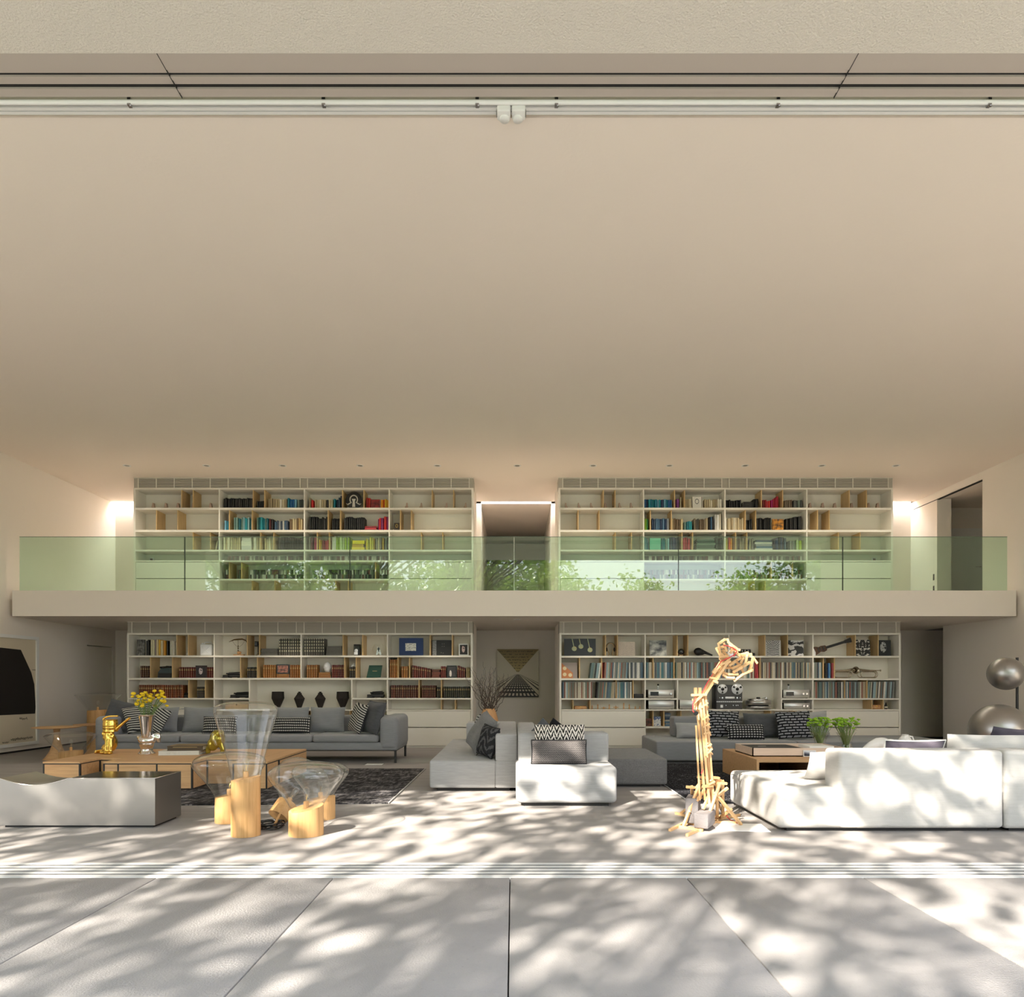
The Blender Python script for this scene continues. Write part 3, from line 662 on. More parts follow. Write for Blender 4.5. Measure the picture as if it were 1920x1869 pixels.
# disc cases
for c, o, sg in ((UL, 230, [(1060,1915)]), (UL, 560, [(100,955)]), (UR, 1190, [(105,945),(965,1795)])):
    for a, b in sg: fill(c, 3, yb[3], o+a/U, o+b/U, 9.2, 'cd', w=3.0, kind='cd')
for c, o, sg in ((UL, 230, [(1060,1112),(1200,1232),(1330,1915)]), (UL, 560, [(130,540),(550,800),(850,952)]), (UR, 1190, [(105,945),(1120,1425),(1470,1650),(1695,1795)])):
    for a, b in sg:
        fill(c, 4, yb[4], o+a/U, o+b/U, 9.0, 'cd', w=3.0, kind='cd'); fill(c, 4, yb[4], o+a/U, o+b/U, 9.0, 'cd', w=3.0, kind='cd', z_add=9.1/c.S)
if CDREST:
    mb = MB(); cms = [plain('disc_case_%d' % i, c8(*c[1]), .4) for i, c in enumerate(PAL['cd'])]
    for M, col in CDREST: mb.box(-.5, .5, 0, 1, 0, 1, random.randrange(6), M)
    obj('cd_cases', mb, cms, None, 'rows of further slim disc cases on the fifth shelf of the upper bookcases', 'disc cases', None, 'stuff')
# lower left leather and set
L5 = 5.486; lb = [1228.7, 1270.7, 1308.6, 1330.3]
rowfill(LL, 0, lb[0], 220, L5, [(265,303,160,'black'),(305,475,166,'yellowmix'),(476,500,164,'black'),(502,592,150,'white')])
rowfill(LL, 0, lb[0], 220, L5, [(1642,1880,175,'greyset')], 'set', 4.3); rowfill(LL, 0, lb[0], 550, L5, [(92,312,175,'greyset')], 'set', 4.3)
stack(LL, 0, lb[0], 220+1462/L5, 220+1636/L5, 1215.5, 'greyset', 4); stack(LL, 0, lb[0], 550+322/L5, 550+500/L5, 1211, 'greyset', 5)
rowfill(LL, 1, lb[1], 220, L5, [(205,325,125,'brownlea'),(605,990,112,'redlea'),(1312,1425,112,'blacklea'),(1475,1620,135,'tanlea'),(1757,1880,135,'tanlea')], 'leather', 4.3)
rowfill(LL, 1, lb[1], 550, L5, [(118,242,135,'tanlea'),(380,516,135,'redlea'),(560,634,112,'blacklea'),(978,1070,190,'tanlea'),(1098,1180,120,'tanlea'),(1208,1415,130,'redlea',{'h1':95}),(1508,1570,120,'redlea'),(1680,1770,128,'redlea',{'h1':105}),(1772,1820,108,'beigelea')], 'leather', 4.3)
stack(LL, 1, lb[1], 550+1418/L5, 550+1505/L5, 1254.5, 'redlea', 6, True); stack(LL, 1, lb[1], 550+247/L5, 550+376/L5, 1260.3, 'tanlea', 2, True); stack(LL, 1, lb[1], 220+1624/L5, 220+1754/L5, 1263.2, 'tanlea', 1, True)
rowfill(LL, 2, lb[2], 220, L5, [(190,660,135,'rustlea'),(790,890,116,'blacklea'),(962,990,112,'blacklea')], 'leather', 4.0)
rowfill(LL, 2, lb[2], 550, L5, [(992,1288,132,'maroonlea'),(1312,1465,130,'maroonlea'),(1467,1515,112,'blacklea'),(1537,1820,118,'greenlea')], 'leather', 4.0)
# records
rb = [1229.5, 1271.5, 1309]
rowfill(LR, 1, rb[1], 880, L5, [(1240,1350,160,'rec',{'lean':.12}),(1372,1385,165,'recred'),(1386,1640,165,'rec',{'lean':.05}),(1642,1800,165,'recblue')], 'record', 2.7)
rowfill(LR, 1, rb[1], 1190, L5, [(115,188,166,'recblue'),(200,405,166,'recblue'),(425,960,166,'rec'),(972,1245,166,'rec'),(1246,1290,166,'recred',{'lean':-.05}),(1306,1828,166,'rec')], 'record', 2.7)
rowfill(LR, 1, rb[1], 1500, 4.571, [(124,206,138,'rec'),(226,252,132,'black'),(252,276,132,'blue'),(278,304,132,'red')], 'record', 2.7)
rowfill(LR, 2, rb[2], 880, L5, [(955,1270,168,'rec'),(1310,1508,168,'rec',{'lean':.07}),(1522,1680,168,'recblue')], 'record', 2.7)
rowfill(LR, 2, rb[2], 1500, 4.571, [(122,392,142,'rec'),(398,582,142,'rec'),(590,825,142,'rec',{'lean':.06})], 'record', 2.7)

# ================================================================ FURNITURE
def pillow_mesh(w, h, t, mats, n=14, edge=None, pinch=.06, seed=0):
    """soft cushion, X width, Z height, Y thickness, front towards -Y"""
    rn = random.Random(seed); mb = MB(); ph = rn.uniform(0, 6)
    def pt(i, j, s):
        u, v = -1+2*i/n, -1+2*j/n
        k = (max(0, 1-u**4)*max(0, 1-v**4))**.55
        x = u*w/2*(1-pinch*(1-v*v)*.9+.0*u); z = v*h/2*(1-pinch*(1-u*u)*.9)
        wr = .06*t*math.sin(5*u+ph)*math.sin(4*v+ph*1.7)*k
        return (x, s*(t/2*k)+wr, z)
    for s in (-1, 1):
        v = [pt(i, j, s) for i in range(n+1) for j in range(n+1)]
        f = [(i*(n+1)+j, (i+1)*(n+1)+j, (i+1)*(n+1)+j+1, i*(n+1)+j+1) for i in range(n) for j in range(n)]
        if s > 0: f = [q[::-1] for q in f]
        mb.add(v, f, 0 if s < 0 or len(mats) < 2 else 1, True)
    return mb.mesh('pillow', mats)
def piping_mesh(w, h, mat, pinch=.06, r=.008):
    pts = []
    for (a, b) in ((-1,-1),(1,-1),(1,1),(-1,1)):
        c = {(-1,-1):(1,0),(1,-1):(0,1),(1,1):(-1,0),(-1,1):(0,-1)}[(a, b)]
        for k in range(8):
            u, v = a+c[0]*2*k/8, b+c[1]*2*k/8
            pts.append((u*w/2*(1-pinch*(1-v*v)*.9), 0, v*h/2*(1-pinch*(1-u*u)*.9)))
    pts.append(pts[0]); return MB().tube(pts, r, 5, cap=False).mesh('piping', [mat])
PSEED = [0]
def pillow(name, label, c, w, h, t, mats, tilt=.3, yaw=0, roll=0, group='scatter cushions', pipe=None, z0=None, pinch=.06):
    """c: centre; if z0 is given the lowest corner rests on z0"""
    PSEED[0] += 1; me = pillow_mesh(w, h, t, mats, seed=PSEED[0], pinch=pinch)
    R = Matrix.Rotation(yaw, 4, 'Z') @ Matrix.Rotation(-tilt, 4, 'X') @ Matrix.Rotation(roll, 4, 'Y')
    c = Vector(c)
    if z0 is not None:
        lo = min((R @ v.co).z for v in me.vertices); c.z = z0-lo
    o = link(name, me, None, label, 'cushion', group); o.matrix_basis = Matrix.Translation(c) @ R
    if pipe: p = link('piping', piping_mesh(w, h, pipe, pinch), o)
    return o

# ---- left sofa on thin legs
sx0, sx1, sy0, sy1 = -6.57, -1.80, 10.68, 11.78
sf = root('sofa', ((sx0+sx1)/2, sy0, 0), 'long light grey sofa on thin dark legs, below the left bookcase', 'sofa')
obj('base', MB().rbox(sx0+.02, sx1-.02, sy0+.02, sy1-.02, .20, .325, .02, 2), FAB_M, sf)
obj('backrest', MB().rbox(sx0+.05, sx1-.05, sy1-.26, sy1, .21, .71, .06, 4), FAB_M, sf)
for a, b in ((sx0, sx0+.30), (sx1-.30, sx1)): obj('armrest', MB().rbox(a, b, sy0, sy1, .205, .735, .085, 5), FAB_M, sf)
cw = (sx1-sx0-.62)/4
for k in range(4): obj('seat_cushion', MB().rbox(sx0+.31+k*cw+.004, sx0+.31+(k+1)*cw-.004, sy0-.015, sy1-.24, .322, .445, .045, 4), FAB_M, sf)
for x in (sx0+.16, (sx0+sx1)/2, sx1-.05):
    for y in (sy0+.06, sy1-.06): obj('leg', MB().box(x-.018, x+.018, y-.012, y+.012, 0, .205), DGREY, sf)
obj('rail', MB().box(sx0+.05, sx1-.03, sy0+.05, sy1-.05, .188, .203), DGREY, sf)
zs = .445
for x, w, nm in ((306, .5, 'leftmost'), (374, .55, 'second from the left'), (548, .55, 'third from the left'), (614, .58, 'rightmost')):
    pillow('back_cushion', f'large light grey back cushion, {nm} on the left sofa', P(x, 1352, 11.32), w, .42, .17, [FAB_M], .2, 0, 0, 'back cushions on the left sofa', z0=zs)
pillow('pillow', 'charcoal square pillow at the left end of the left sofa', P(226, 1350, 11.05), .5, .5, .2, [FAB_A], .35, .1, .22, z0=zs)
pillow('pillow', 'striped black and white pillow behind the silver rooster vase, left half', P(262, 1353, 10.95), .44, .44, .15, [PAT_STR], .35, .25, -.3, z0=zs)
pillow('pillow', 'striped black and white pillow behind the silver rooster vase, right half', P(292, 1357, 10.98), .42, .40, .15, [PAT_STR], .4, -.2, .3, z0=zs)
pillow('lumbar_pillow', 'black and white striped lumbar pillow left of the tall glass lamp', P(412, 1356, 10.98), .55, .28, .14, [PAT_STR2], .25, z0=zs)
pillow('lumbar_pillow', 'black and white striped lumbar pillow right of the tall glass lamp', P(546, 1357, 10.98), .62, .27, .15, [PAT_STR2], .25, z0=zs)
pillow('pillow', 'black pillow with striped front and white edge near the right armrest', P(672, 1353, 11.0), .48, .48, .15, [PAT_STR, FAB_K], .3, -.95, .1, pipe=None, z0=zs)
pillow('pillow', 'dark grey pillow leaning on the right armrest of the left sofa', P(700, 1351, 10.92), .52, .52, .18, [FAB_A], .3, -.85, .05, pipe=FAB_A, z0=zs)

def block(name, parent, x0, x1, y0, y1, z0, z1, m, r=.03): return obj(name, MB().rbox(x0, x1, y0, y1, z0, z1, r, 4), m, parent)
def plinth(parent, x0, x1, y0, y1, z=.05): return obj('plinth', MB().box(x0+.08, x1-.08, y0+.06, y1-.06, 0, z+.01), BLACK, parent)
# ---- centre island, left seat facing left
A = root('sofa_module', (-.45, 9.2, 0), 'light grey seat block with cushions facing left, in the middle', 'sofa', 'modular seating')
plinth(A, -.97, .04, 7.92, 10.95)
block('seat', A, -.97, -.20, 7.92, 10.95, .04, .36, FAB_L, .025); block('side_base', A, -.205, .045, 7.922, 10.95, .04, .36, FAB_L, .02)
block('backrest', A, -.205, .05, 7.925, 10.5, .345, .665, FAB_L, .025)
block('rear_panel', A, -.72, .05, 10.505, 10.94, .35, .645, FAB_L, .03)
pillow('pillow', 'black pillow with white zigzag side, rearmost on the centre left seat', (-.44, 9.1, .6), .46, .46, .14, [PAT_DASHL, FAB_K], .3, -1.15, .1, z0=.362)
pillow('pillow', 'heather grey pillow at the centre of the left-facing seat', (-.40, 8.62, .6), .50, .50, .17, [FAB_D], .5, -1.1, .3, z0=.362)
pillow('pillow', 'dark leaf patterned pillow nearest the camera on the left-facing seat', (-.30, 8.22, .6), .37, .37, .14, [PAT_LEAF, FAB_K], .25, -1.0, .12, z0=.362, pipe=FAB_K)
# ---- centre island, front seat facing the camera
B = root('sofa_module', (.55, 7.4, 0), 'sunlit light grey seat block facing the terrace, in the middle', 'sofa', 'modular seating')
plinth(B, .03, 1.06, 6.94, 8.1); block('seat', B, .03, 1.06, 6.94, 7.78, .035, .41, FAB_L, .045)
block('backrest', B, .055, 1.05, 7.47, 7.78, .39, .715, FAB_L, .035)
block('side_return', B, .055, .30, 7.785, 9.75, .04, .70, FAB_L, .035); block('rear_seat', B, .305, 1.05, 7.785, 9.75, .04, .36, FAB_L, .03)
pillow('pillow', 'black and white chunky knit pillow in the middle', P(1049.5, 1378, 7.36), .54, .40, .15, [PAT_CHEV], .22, z0=.42, pinch=.02)
pillow('lumbar_pillow', 'dark banded knit lumbar pillow in front of the chunky knit pillow', P(1048, 1415, 7.17), .58, .25, .13, [PAT_KNIT], .15, pipe=FAB_K, z0=.412, pinch=.03)
pillow('pillow', 'plain grey pillow, its corner above the knit pillow, left', P(1019, 1372, 7.97), .36, .36, .12, [FAB_A], -.22, 0, .75, z0=.362)
pillow('pillow', 'dark printed pillow, its corner above the knit pillow, right', P(1044, 1372, 8.11), .36, .36, .12, [FAB_K], -.22, 0, .6, z0=.362)
# ---- felt ottoman
O = root('ottoman', (1.47, 8.9, 0), 'dark grey felt ottoman right of the middle seats', 'ottoman')
plinth(O, 1.09, 1.865, 8.24, 9.55, .035); block('cushion_block', O, 1.09, 1.865, 8.24, 9.55, .03, .345, FAB_D, .03)
# ---- right rear sofa
R2 = root('sofa', (4.2, 11.2, 0), 'low grey modular sofa below the right bookcase', 'sofa')
plinth(R2, 2.24, 6.3, 10.68, 11.9, .04)
block('seat', R2, 2.24, 4.45, 10.68, 11.9, .035, .345, FAB_M, .03); block('seat', R2, 4.456, 6.9, 10.68, 11.9, .035, .345, FAB_M, .03)
block('backrest', R2, 2.72, 5.35, 11.55, 11.9, .34, .68, FAB_M, .04)
z2 = .347
pillow('lumbar_pillow', 'plain light grey lumbar pillow, leftmost on the right rear sofa', P(1302, 1370, 11.3), .62, .26, .16, [FAB_L], .25, z0=z2)
pillow('pillow', 'black and grey brushstroke pillow, left one behind the grid lumbar pillow', P(1358, 1360, 11.25), .52, .46, .17, [PAT_DASH], .3, .05, .05, z0=z2)
pillow('lumbar_pillow', 'black and white grid lumbar pillow at the front of the right rear sofa', P(1398, 1373, 11.0), .60, .25, .14, [PAT_GRID], .25, z0=z2)
pillow('back_cushion', 'plain dark grey back cushion in the middle of the right rear sofa', P(1428, 1360, 11.36), .60, .42, .18, [FAB_A], .25, z0=z2)
pillow('pillow', 'black and grey brushstroke pillow beside the green flowers', P(1489, 1363, 11.1), .56, .46, .17, [PAT_DASH], .3, -.05, -.04, z0=z2)
pillow('back_cushion', 'light grey back cushion with one raised corner, rightmost on rear sofa', P(1515, 1358, 11.40), .66, .42, .16, [FAB_L], .25, -.1, -.06, z0=z2)
# ---- right foreground sofa, its back to the terrace
W = root('sofa', (3.7, 6.3, 0), 'large sunlit off-white sofa seen from behind, right foreground', 'sofa')
plinth(W, 2.26, 4.14, 5.78, 7.04, .035); plinth(W, 4.16, 6.3, 5.78, 7.04, .035)
block('seat', W, 2.235, 2.95, 5.765, 7.06, .03, .365, FAB_W, .05); block('seat', W, 2.9, 4.145, 5.775, 7.06, .03, .364, FAB_W, .03); block('seat', W, 4.155, 6.4, 5.765, 7.06, .03, .365, FAB_W, .03)
block('backrest', W, 2.754, 4.145, 5.76, 6.05, .034, .69, FAB_W, .035); block('backrest', W, 4.155, 6.4, 5.76, 6.05, .034, .69, FAB_W, .035)
obj('seam', MB().tube([(2.235, 7.0, .33), (2.232, 6.8, .34)], .004, 5), FAB_W, W)
pillow('pillow', 'off-white pillow leaning on the near side of the white sofa back', (2.93, 6.30, .55), .44, .30, .14, [FAB_W], -.5, 0, 0, z0=.367)
pillow('pillow', 'dark aubergine pillow with pale piping on the white sofa', (3.66, 6.28, .6), .55, .40, .16, [FAB_P], -.35, 0, 0, pipe=WHITE, z0=.367)
pillow('pillow', 'long off-white pillow at the right end of the white sofa', (4.52, 6.32, .6), 1.1, .455, .20, [FAB_W], -.35, 0, .0, z0=.367)
pillow('pillow', 'dark pillow peeking out behind the long off-white pillow', (4.75, 6.55, .6), .5, .48, .14, [FAB_P], -.35, .1, .08, z0=.367)

# ---- rugs
rg = root('rug', (-3.2, 8.5, 0), 'distressed charcoal rug with faded weave under the left coffee table', 'rug')
def rugmesh(pts, t=.012): return MB().prism(pts, .001, t, 'z')
obj('pile', rugmesh([(-4.95, 6.95), (-1.30, 7.12), (-1.28, 9.96), (-5.9, 9.96)]), RUG_L, rg)
obj('binding', MB().tube([(-1.30, 7.12, .008), (-1.28, 9.96, .008)], .008, 5), plain('rug_binding', (.5, .48, .45), .9), rg)
rg = root('rug', (4, 9, 0), 'nearly black speckled rug under the right coffee table', 'rug')
obj('pile', rugmesh([(1.87, 7.12), (6.6, 7.12), (6.6, 10.62), (1.85, 10.62)]), RUG_R, rg)
obj('binding', MB().tube([(1.86, 7.12, .008), (1.84, 10.62, .008), (6.6, 10.62, .008)], .008, 5), plain('rug_binding_light', (.45, .45, .47), .9), rg)
# floor vent
vx = P(704, 1431, 10.6); r = root('floor_vent', (vx.x, 10.55, 0), 'flush metal floor vent in front of the left sofa', 'vent')
obj('frame', MB().box(vx.x-.14, vx.x+.14, 10.42, 10.62, .0005, .004), STEEL, r)
for k in range(5): obj('slat', MB().box(vx.x-.13, vx.x+.13, 10.435+k*.036, 10.455+k*.036, .004, .006), WHITE, r)

# ---- left coffee table: oak boxes with black frame strips and notches in the front
T0, T1, TY0, TY1, TZ = -5.53, -2.89, 8.03, 9.55, .335
ct = root('coffee_table', ((T0+T1)/2, 8.8, 0), 'long oak coffee table of joined boxes with black frame strips, left', 'coffee table')
units = [(T0, -5.09, TY0), (-5.09, -4.82, 8.41), (-4.82, -4.645, TY0), (-4.645, -4.19, TY0), (-4.19, -3.77, TY0), (-3.77, -3.30, 8.41), (-3.30, T1, TY0)]
for a, b, y in units:
    bx = obj('box', MB().box(a+.0005, b-.0005, y, TY1, .02, TZ-.034), OAKT, ct)
    obj('frame_strip', MB().box(a+.001, b-.001, y-.002, TY1-.004, TZ-.034, TZ-.022), BLACK, bx)
    obj('top_panel', MB().box(a+.0005, b-.0005, y-.004, TY1, TZ-.022, TZ), OAKT, ct)
for k in range(len(units)+1):
    x = units[k][0] if k < len(units) else T1; y = min(units[max(k-1, 0)][2], units[min(k, len(units)-1)][2])
    x += .010 if k == 0 else -.010 if k == len(units) else .009 if units[k][2] < units[k-1][2] else -.009 if units[k][2] > units[k-1][2] else 0
    obj('joint_strip', MB().box(x-.009, x+.009, y-.003, y+.02, .012, TZ-.022), BLACK, ct)
for x in (-5.083, -3.763, T1+.007): obj('joint_strip', MB().box(x-.008, x+.008, 8.395, 8.417, .012, TZ-.022), BLACK, ct)
obj('foot', MB().box(T0+.05, T1-.05, TY0+.5, TY1-.05, 0.013, .02), BLACK, ct)
for x in (-4.4, -3.1): obj('gap_line', MB().box(x-.002, x+.002, TY0+.1, TY1, TZ-.001, TZ+.0005), OAKD, ct)

# ---- right coffee table: open oak box
C2 = root('coffee_table', (4.0, 8.9, 0), 'open-fronted oak coffee table holding trays and flowers, right', 'coffee table')
cx0, cx1, cy0, cy1 = 2.94, 5.8, 8.24, 9.58
obj('top_panel', MB().box(cx0, cx1, cy0, cy1, .300, .335), OAKT, C2); obj('bottom_panel', MB().box(cx0+.03, cx1-.03, cy0+.02, cy1, .02, .05), OAKT, C2)
for a in (cx0, cx1-.03): obj('side_panel', MB().box(a, a+.03, cy0, cy1, .013, .300), OAKT, C2)
obj('divider', MB().box(3.72, 3.74, cy0+.05, cy1, .05, .3), OAKD, C2); obj('back_panel', MB().box(cx0+.03, cx1-.03, cy1-.02, cy1, .05, .3), OAKD, C2)
for k, (a, b) in enumerate(((3.0, 3.33), (3.36, 3.7))):
    o = link('flat_book', ME_FLAT, None, ('left' if k == 0 else 'right')+' pale book stored inside the right coffee table', 'book', 'books in the coffee table'); o.color = c8(170, 165, 160)+(1,)
    o.matrix_basis = Matrix.Translation(((a+b)/2, 8.4, .23)) @ Matrix.Diagonal((b-a, .28, .03, 1))
    o.location.z = .051+.06
    o2 = link('flat_book', ME_FLAT, None, ('left' if k == 0 else 'right')+' dark book under a pale one inside the right coffee table', 'book', 'books in the coffee table'); o2.color = c8(40, 42, 60)+(1,)
    o2.matrix_basis = Matrix.Translation(((a+b)/2, 8.4, .051)) @ Matrix.Diagonal((b-a, .28, .059, 1))
# trays on the right table
PALEW = m_oak('pale_wood', (.74, .58, .46), (.68, .52, .40), 'x', .8)
tr = root('tray', (3.6, 8.9, .335), 'long shallow pale wood tray on the right coffee table', 'tray')
tx0, tx1, ty0, ty1, tz = 3.01, 4.20, 8.58, 9.25, .336
obj('bottom', MB().box(tx0, tx1, ty0, ty1, tz, tz+.012), PALEW, tr)
for a, b, c, d in ((tx0, tx1, ty0, ty0+.012), (tx0, tx1, ty1-.012, ty1), (tx0, tx0+.012, ty0, ty1), (tx1-.012, tx1, ty0, ty1)): obj('side', MB().box(a, b, c, d, tz, tz+.105), PALEW, tr)
obj('divider', MB().box(3.72, 3.732, ty0+.012, ty1-.012, tz+.012, tz+.09), PALEW, tr)
bk = root('art_book', (3.35, 8.9, .44), 'large black book lying in the pale wood tray', 'book')
obj('cover', MB().box(3.06, 3.66, 8.66, 9.17, tz+.014, tz+.098), BLACK, bk); obj('title', MB().box(3.2, 3.3, 8.9, 8.93, tz+.098, tz+.099), WHITE, bk)
ph = root('photo_card', (3.80, 8.57, .34), 'small framed monochrome picture leaning on the tray front', 'picture')
obj('frame', MB().box(3.64, 3.80, 8.560, 8.572, .336, .415), WHITE, ph)
n = NT('mono_photo'); x, y, z = n.sep(n.co('Generated')); MONO = n.set(n.ramp(n.m('ADD', z, n.m('MULTIPLY', x, .4)), (.3, (.02, .02, .03)), (.6, (.15, .17, .22)), (.95, (.7, .72, .78))), .4)
obj('print', MB().box(3.65, 3.79, 8.557, 8.560, .345, .408), MONO, ph)
pb = root('paper_stack', (4.0, 8.9, .35), 'white papers lying in the right part of the tray', 'papers')
obj('sheet', MB().rbox(3.80, 4.12, 8.75, 9.1, tz+.013, tz+.112, .01, 2), WHITE, pb)

# ---- steel bench with dished seat
bx0, bx1, by0, by1, bz = -4.475, -3.118, 5.945, 6.41, .432
be = root('bench', (-3.8, 6.2, 0), 'brushed steel bench with a dished seat, left foreground', 'bench')
top = []
for k in range(21):
    x = bx0+(-3.87-bx0)*k/20; u = k/20; top.append((x, bz-.06*math.sin(PI*u)**1.0*(1 if u > 0 else 0)))
poly = [(bx0, .022)]+top+[(bx1, bz), (bx1, .022)]
mb = MB().prism(poly[::-1], by0, by1, 'y'); be_b = obj('shell', mb, STEEL_B, be)
obj('plinth', MB().box(bx0+.03, bx1-.03, by0+.03, by1-.03, 0, .022), BLACK, be)
TOPM = plain('mirror_steel', (.30, .29, .27), .12, 1)
obj('top_plate', MB().box(-3.86, bx1-.004, by0+.006, by1-.006, bz, bz+.0015), TOPM, be)
obj('edge_strip', MB().tube([(x, by0, z) for x, z in top]+[(bx1, by0, bz), (bx1, by1, bz)], .003, 5), CHROME, be)

# ---- glass bulb lamps on oak logs
def smooth(pr, n=4):
    out = []
    for i in range(len(pr)-1):
        p0, p1, p2, p3 = pr[max(i-1, 0)], pr[i], pr[i+1], pr[min(i+2, len(pr)-1)]
        for k in range(n):
            t = k/n; out.append(tuple(.5*((2*p1[j])+(-p0[j]+p2[j])*t+(2*p0[j]-5*p1[j]+4*p2[j]-p3[j])*t*t+(-p0[j]+3*p1[j]-3*p2[j]+p3[j])*t**3) for j in (0, 1)))
    out.append(pr[-1]); return [(max(a, .0005), b) for a, b in out]
def log_lamp(label, x, y, rb, hb, prof, slant=.05, group='glass lamps on oak logs', M=None, rot=0):
    r = root('floor_lamp', (x, y, 0), label, 'lamp', group); T = M or Matrix.Translation((x, y, 0))
    mb = MB(); n = 28; v = []
    for k in range(n):
        a = 2*PI*k/n; v.append((rb*math.cos(a), rb*.92*math.sin(a), .001))
    for k in range(n):
        a = 2*PI*k/n; v.append((rb*.985*math.cos(a), rb*.9*math.sin(a), hb+slant*math.cos(a+rot)))
    v = [T @ Vector(p) for p in v]
    mb.add(v, [(k, (k+1) % n, n+(k+1) % n, n+k) for k in range(n)], 0, True).add(v, [tuple(range(n))[::-1], tuple(range(n, 2*n))])
    obj('log_base', mb, OAKL, r)
    g = obj('glass_bulb', MB().lathe(smooth(prof), (0, 0, 0), 40, cap=False, M=T.to_3x3()), GLASS, r)
    for vv in g.data.vertices: vv.co += T.translation
    s = obj('socket', MB().lathe([(.022, 0), (.022, .05), (.016, .055)], (0, 0, 0), 14, M=T.to_3x3()), OAKL, r)
    for vv in s.data.vertices: vv.co += T @ Vector((0, 0, hb))
    b = obj('filament_bulb', MB().lathe(smooth([(.012, 0), (.014, .03), (.026, .08), (.022, .11), (.001, .125)]), (0, 0, 0), 14, cap=False, M=T.to_3x3()), GLASS, s)
    for vv in b.data.vertices: vv.co += T @ Vector((0, 0, hb+.05))
    f = obj('filament', MB().tube([(0, 0, 0), (.008, 0, .05), (-.008, 0, .06), (0, 0, .01)], .0015, 4), GOLD, b)
    for vv in f.data.vertices: vv.co = T @ (vv.co+Vector((0, 0, hb+.055)))
    return r
TALL = [(.112, .45), (.118, .50), (.150, .65), (.19, .80), (.232, .95), (.250, 1.03), (.243, 1.065), (.20, 1.09), (.12, 1.105), (.0, 1.11)]
SHORT = [(.125, .19), (.13, .23), (.19, .33), (.275, .44), (.302, .49), (.295, .535), (.24, .575), (.13, .60), (.0, .61)]
log_lamp('tall glass bulb lamp on a high oak log, left foreground', PX(461, 5.66), 5.66, .118, .475, TALL, .02)
log_lamp('short mushroom glass lamp on an oak log, nearest the camera', PX(574, 5.68), 5.68, .143, .225, SHORT, .03, rot=-.6)
log_lamp('mushroom glass lamp on an oak log behind the tall lamp', PX(430, 6.2), 6.2, .125, .245, [(a*1.03, b+.03) for a, b in SHORT], .02)
log_lamp('mushroom glass lamp on an oak log, partly hidden behind the nearest one', PX(601, 6.36), 6.36, .135, .19, [(a*.85, b*.86) for a, b in SHORT], .02)
Mt = Matrix.Translation((PX(533, 6.15), 6.1, .125)) @ Matrix.Rotation(-.75, 4, 'X') @ Matrix.Rotation(.35, 4, 'Y') @ Matrix.Translation((0, 0, -.07))
log_lamp('toppled glass globe lamp with an oak block among the log lamps', PX(533, 6.15), 6.1, .095, .15, [(.08, .12), (.10, .17), (.20, .27), (.255, .38), (.25, .46), (.19, .53), (.09, .57), (0, .58)], .0, M=Mt)
FLARE = [(.15, .70), (.165, .76), (.24, .87), (.33, .98), (.375, 1.03), (.36, 1.05), (.26, 1.075), (.12, 1.09), (0, 1.095)]
log_lamp('tall flared glass lamp on an oak log behind the left sofa end', PX(183.5, 12.5), 12.5, .18, .76, FLARE, .01)
log_lamp('wide flared glass lamp on a low oak log beside the left wall', PX(133, 10.4), 10.4, .17, .225, [(.15, .18), (.17, .24), (.26, .34), (.34, .44), (.35, .46), (.26, .50), (.12, .52), (0, .525)], .01)
# cable coil
rn = random.Random(3); pts = []
for k in range(90):
    a = k*.42; R = .045+.035*math.sin(k*.31)+.02*rn.random()
    pts.append((PX(506, 5.95)+R*1.9*math.cos(a)+.03*math.sin(k*.11), 5.93+R*1.3*math.sin(a), .008+.045*abs(math.sin(k*.23))))
cb = root('power_cable', (PX(506, 5.95), 5.93, 0), 'tangled black cable between the glass lamps on the floor', 'cable')
obj('cable', MB().tube(pts, .006, 5), BLACKG, cb); obj('plug', MB().tube([(PX(525, 6)-.02, 5.9, .02), (PX(530, 6), 5.94, .13)], [.013, .009], 8), OAKL, cb)

# ---- round pedestal side tables
def side_table(x, y, label):
    r = root('side_table', (x, y, 0), label, 'side table', 'round oak side tables')
    obj('tabletop', MB().lathe([(.0, .512), (.30, .515), (.352, .525), (.355, .532), (.35, .535), (0, .536)], (x, y, 0), 40), OAKT, r)
    obj('pedestal', MB().lathe(smooth([(.20, 0), (.15, .06), (.095, .16), (.05, .32), (.045, .45), (.055, .512)]), (x, y, 0), 24), OAKT, r)
side_table(PX(106.5, 11.25), 11.25, 'round oak pedestal table nearest the left wall'); side_table(PX(181, 12.0), 12.0, 'round oak pedestal table half hidden behind the left sofa arm')

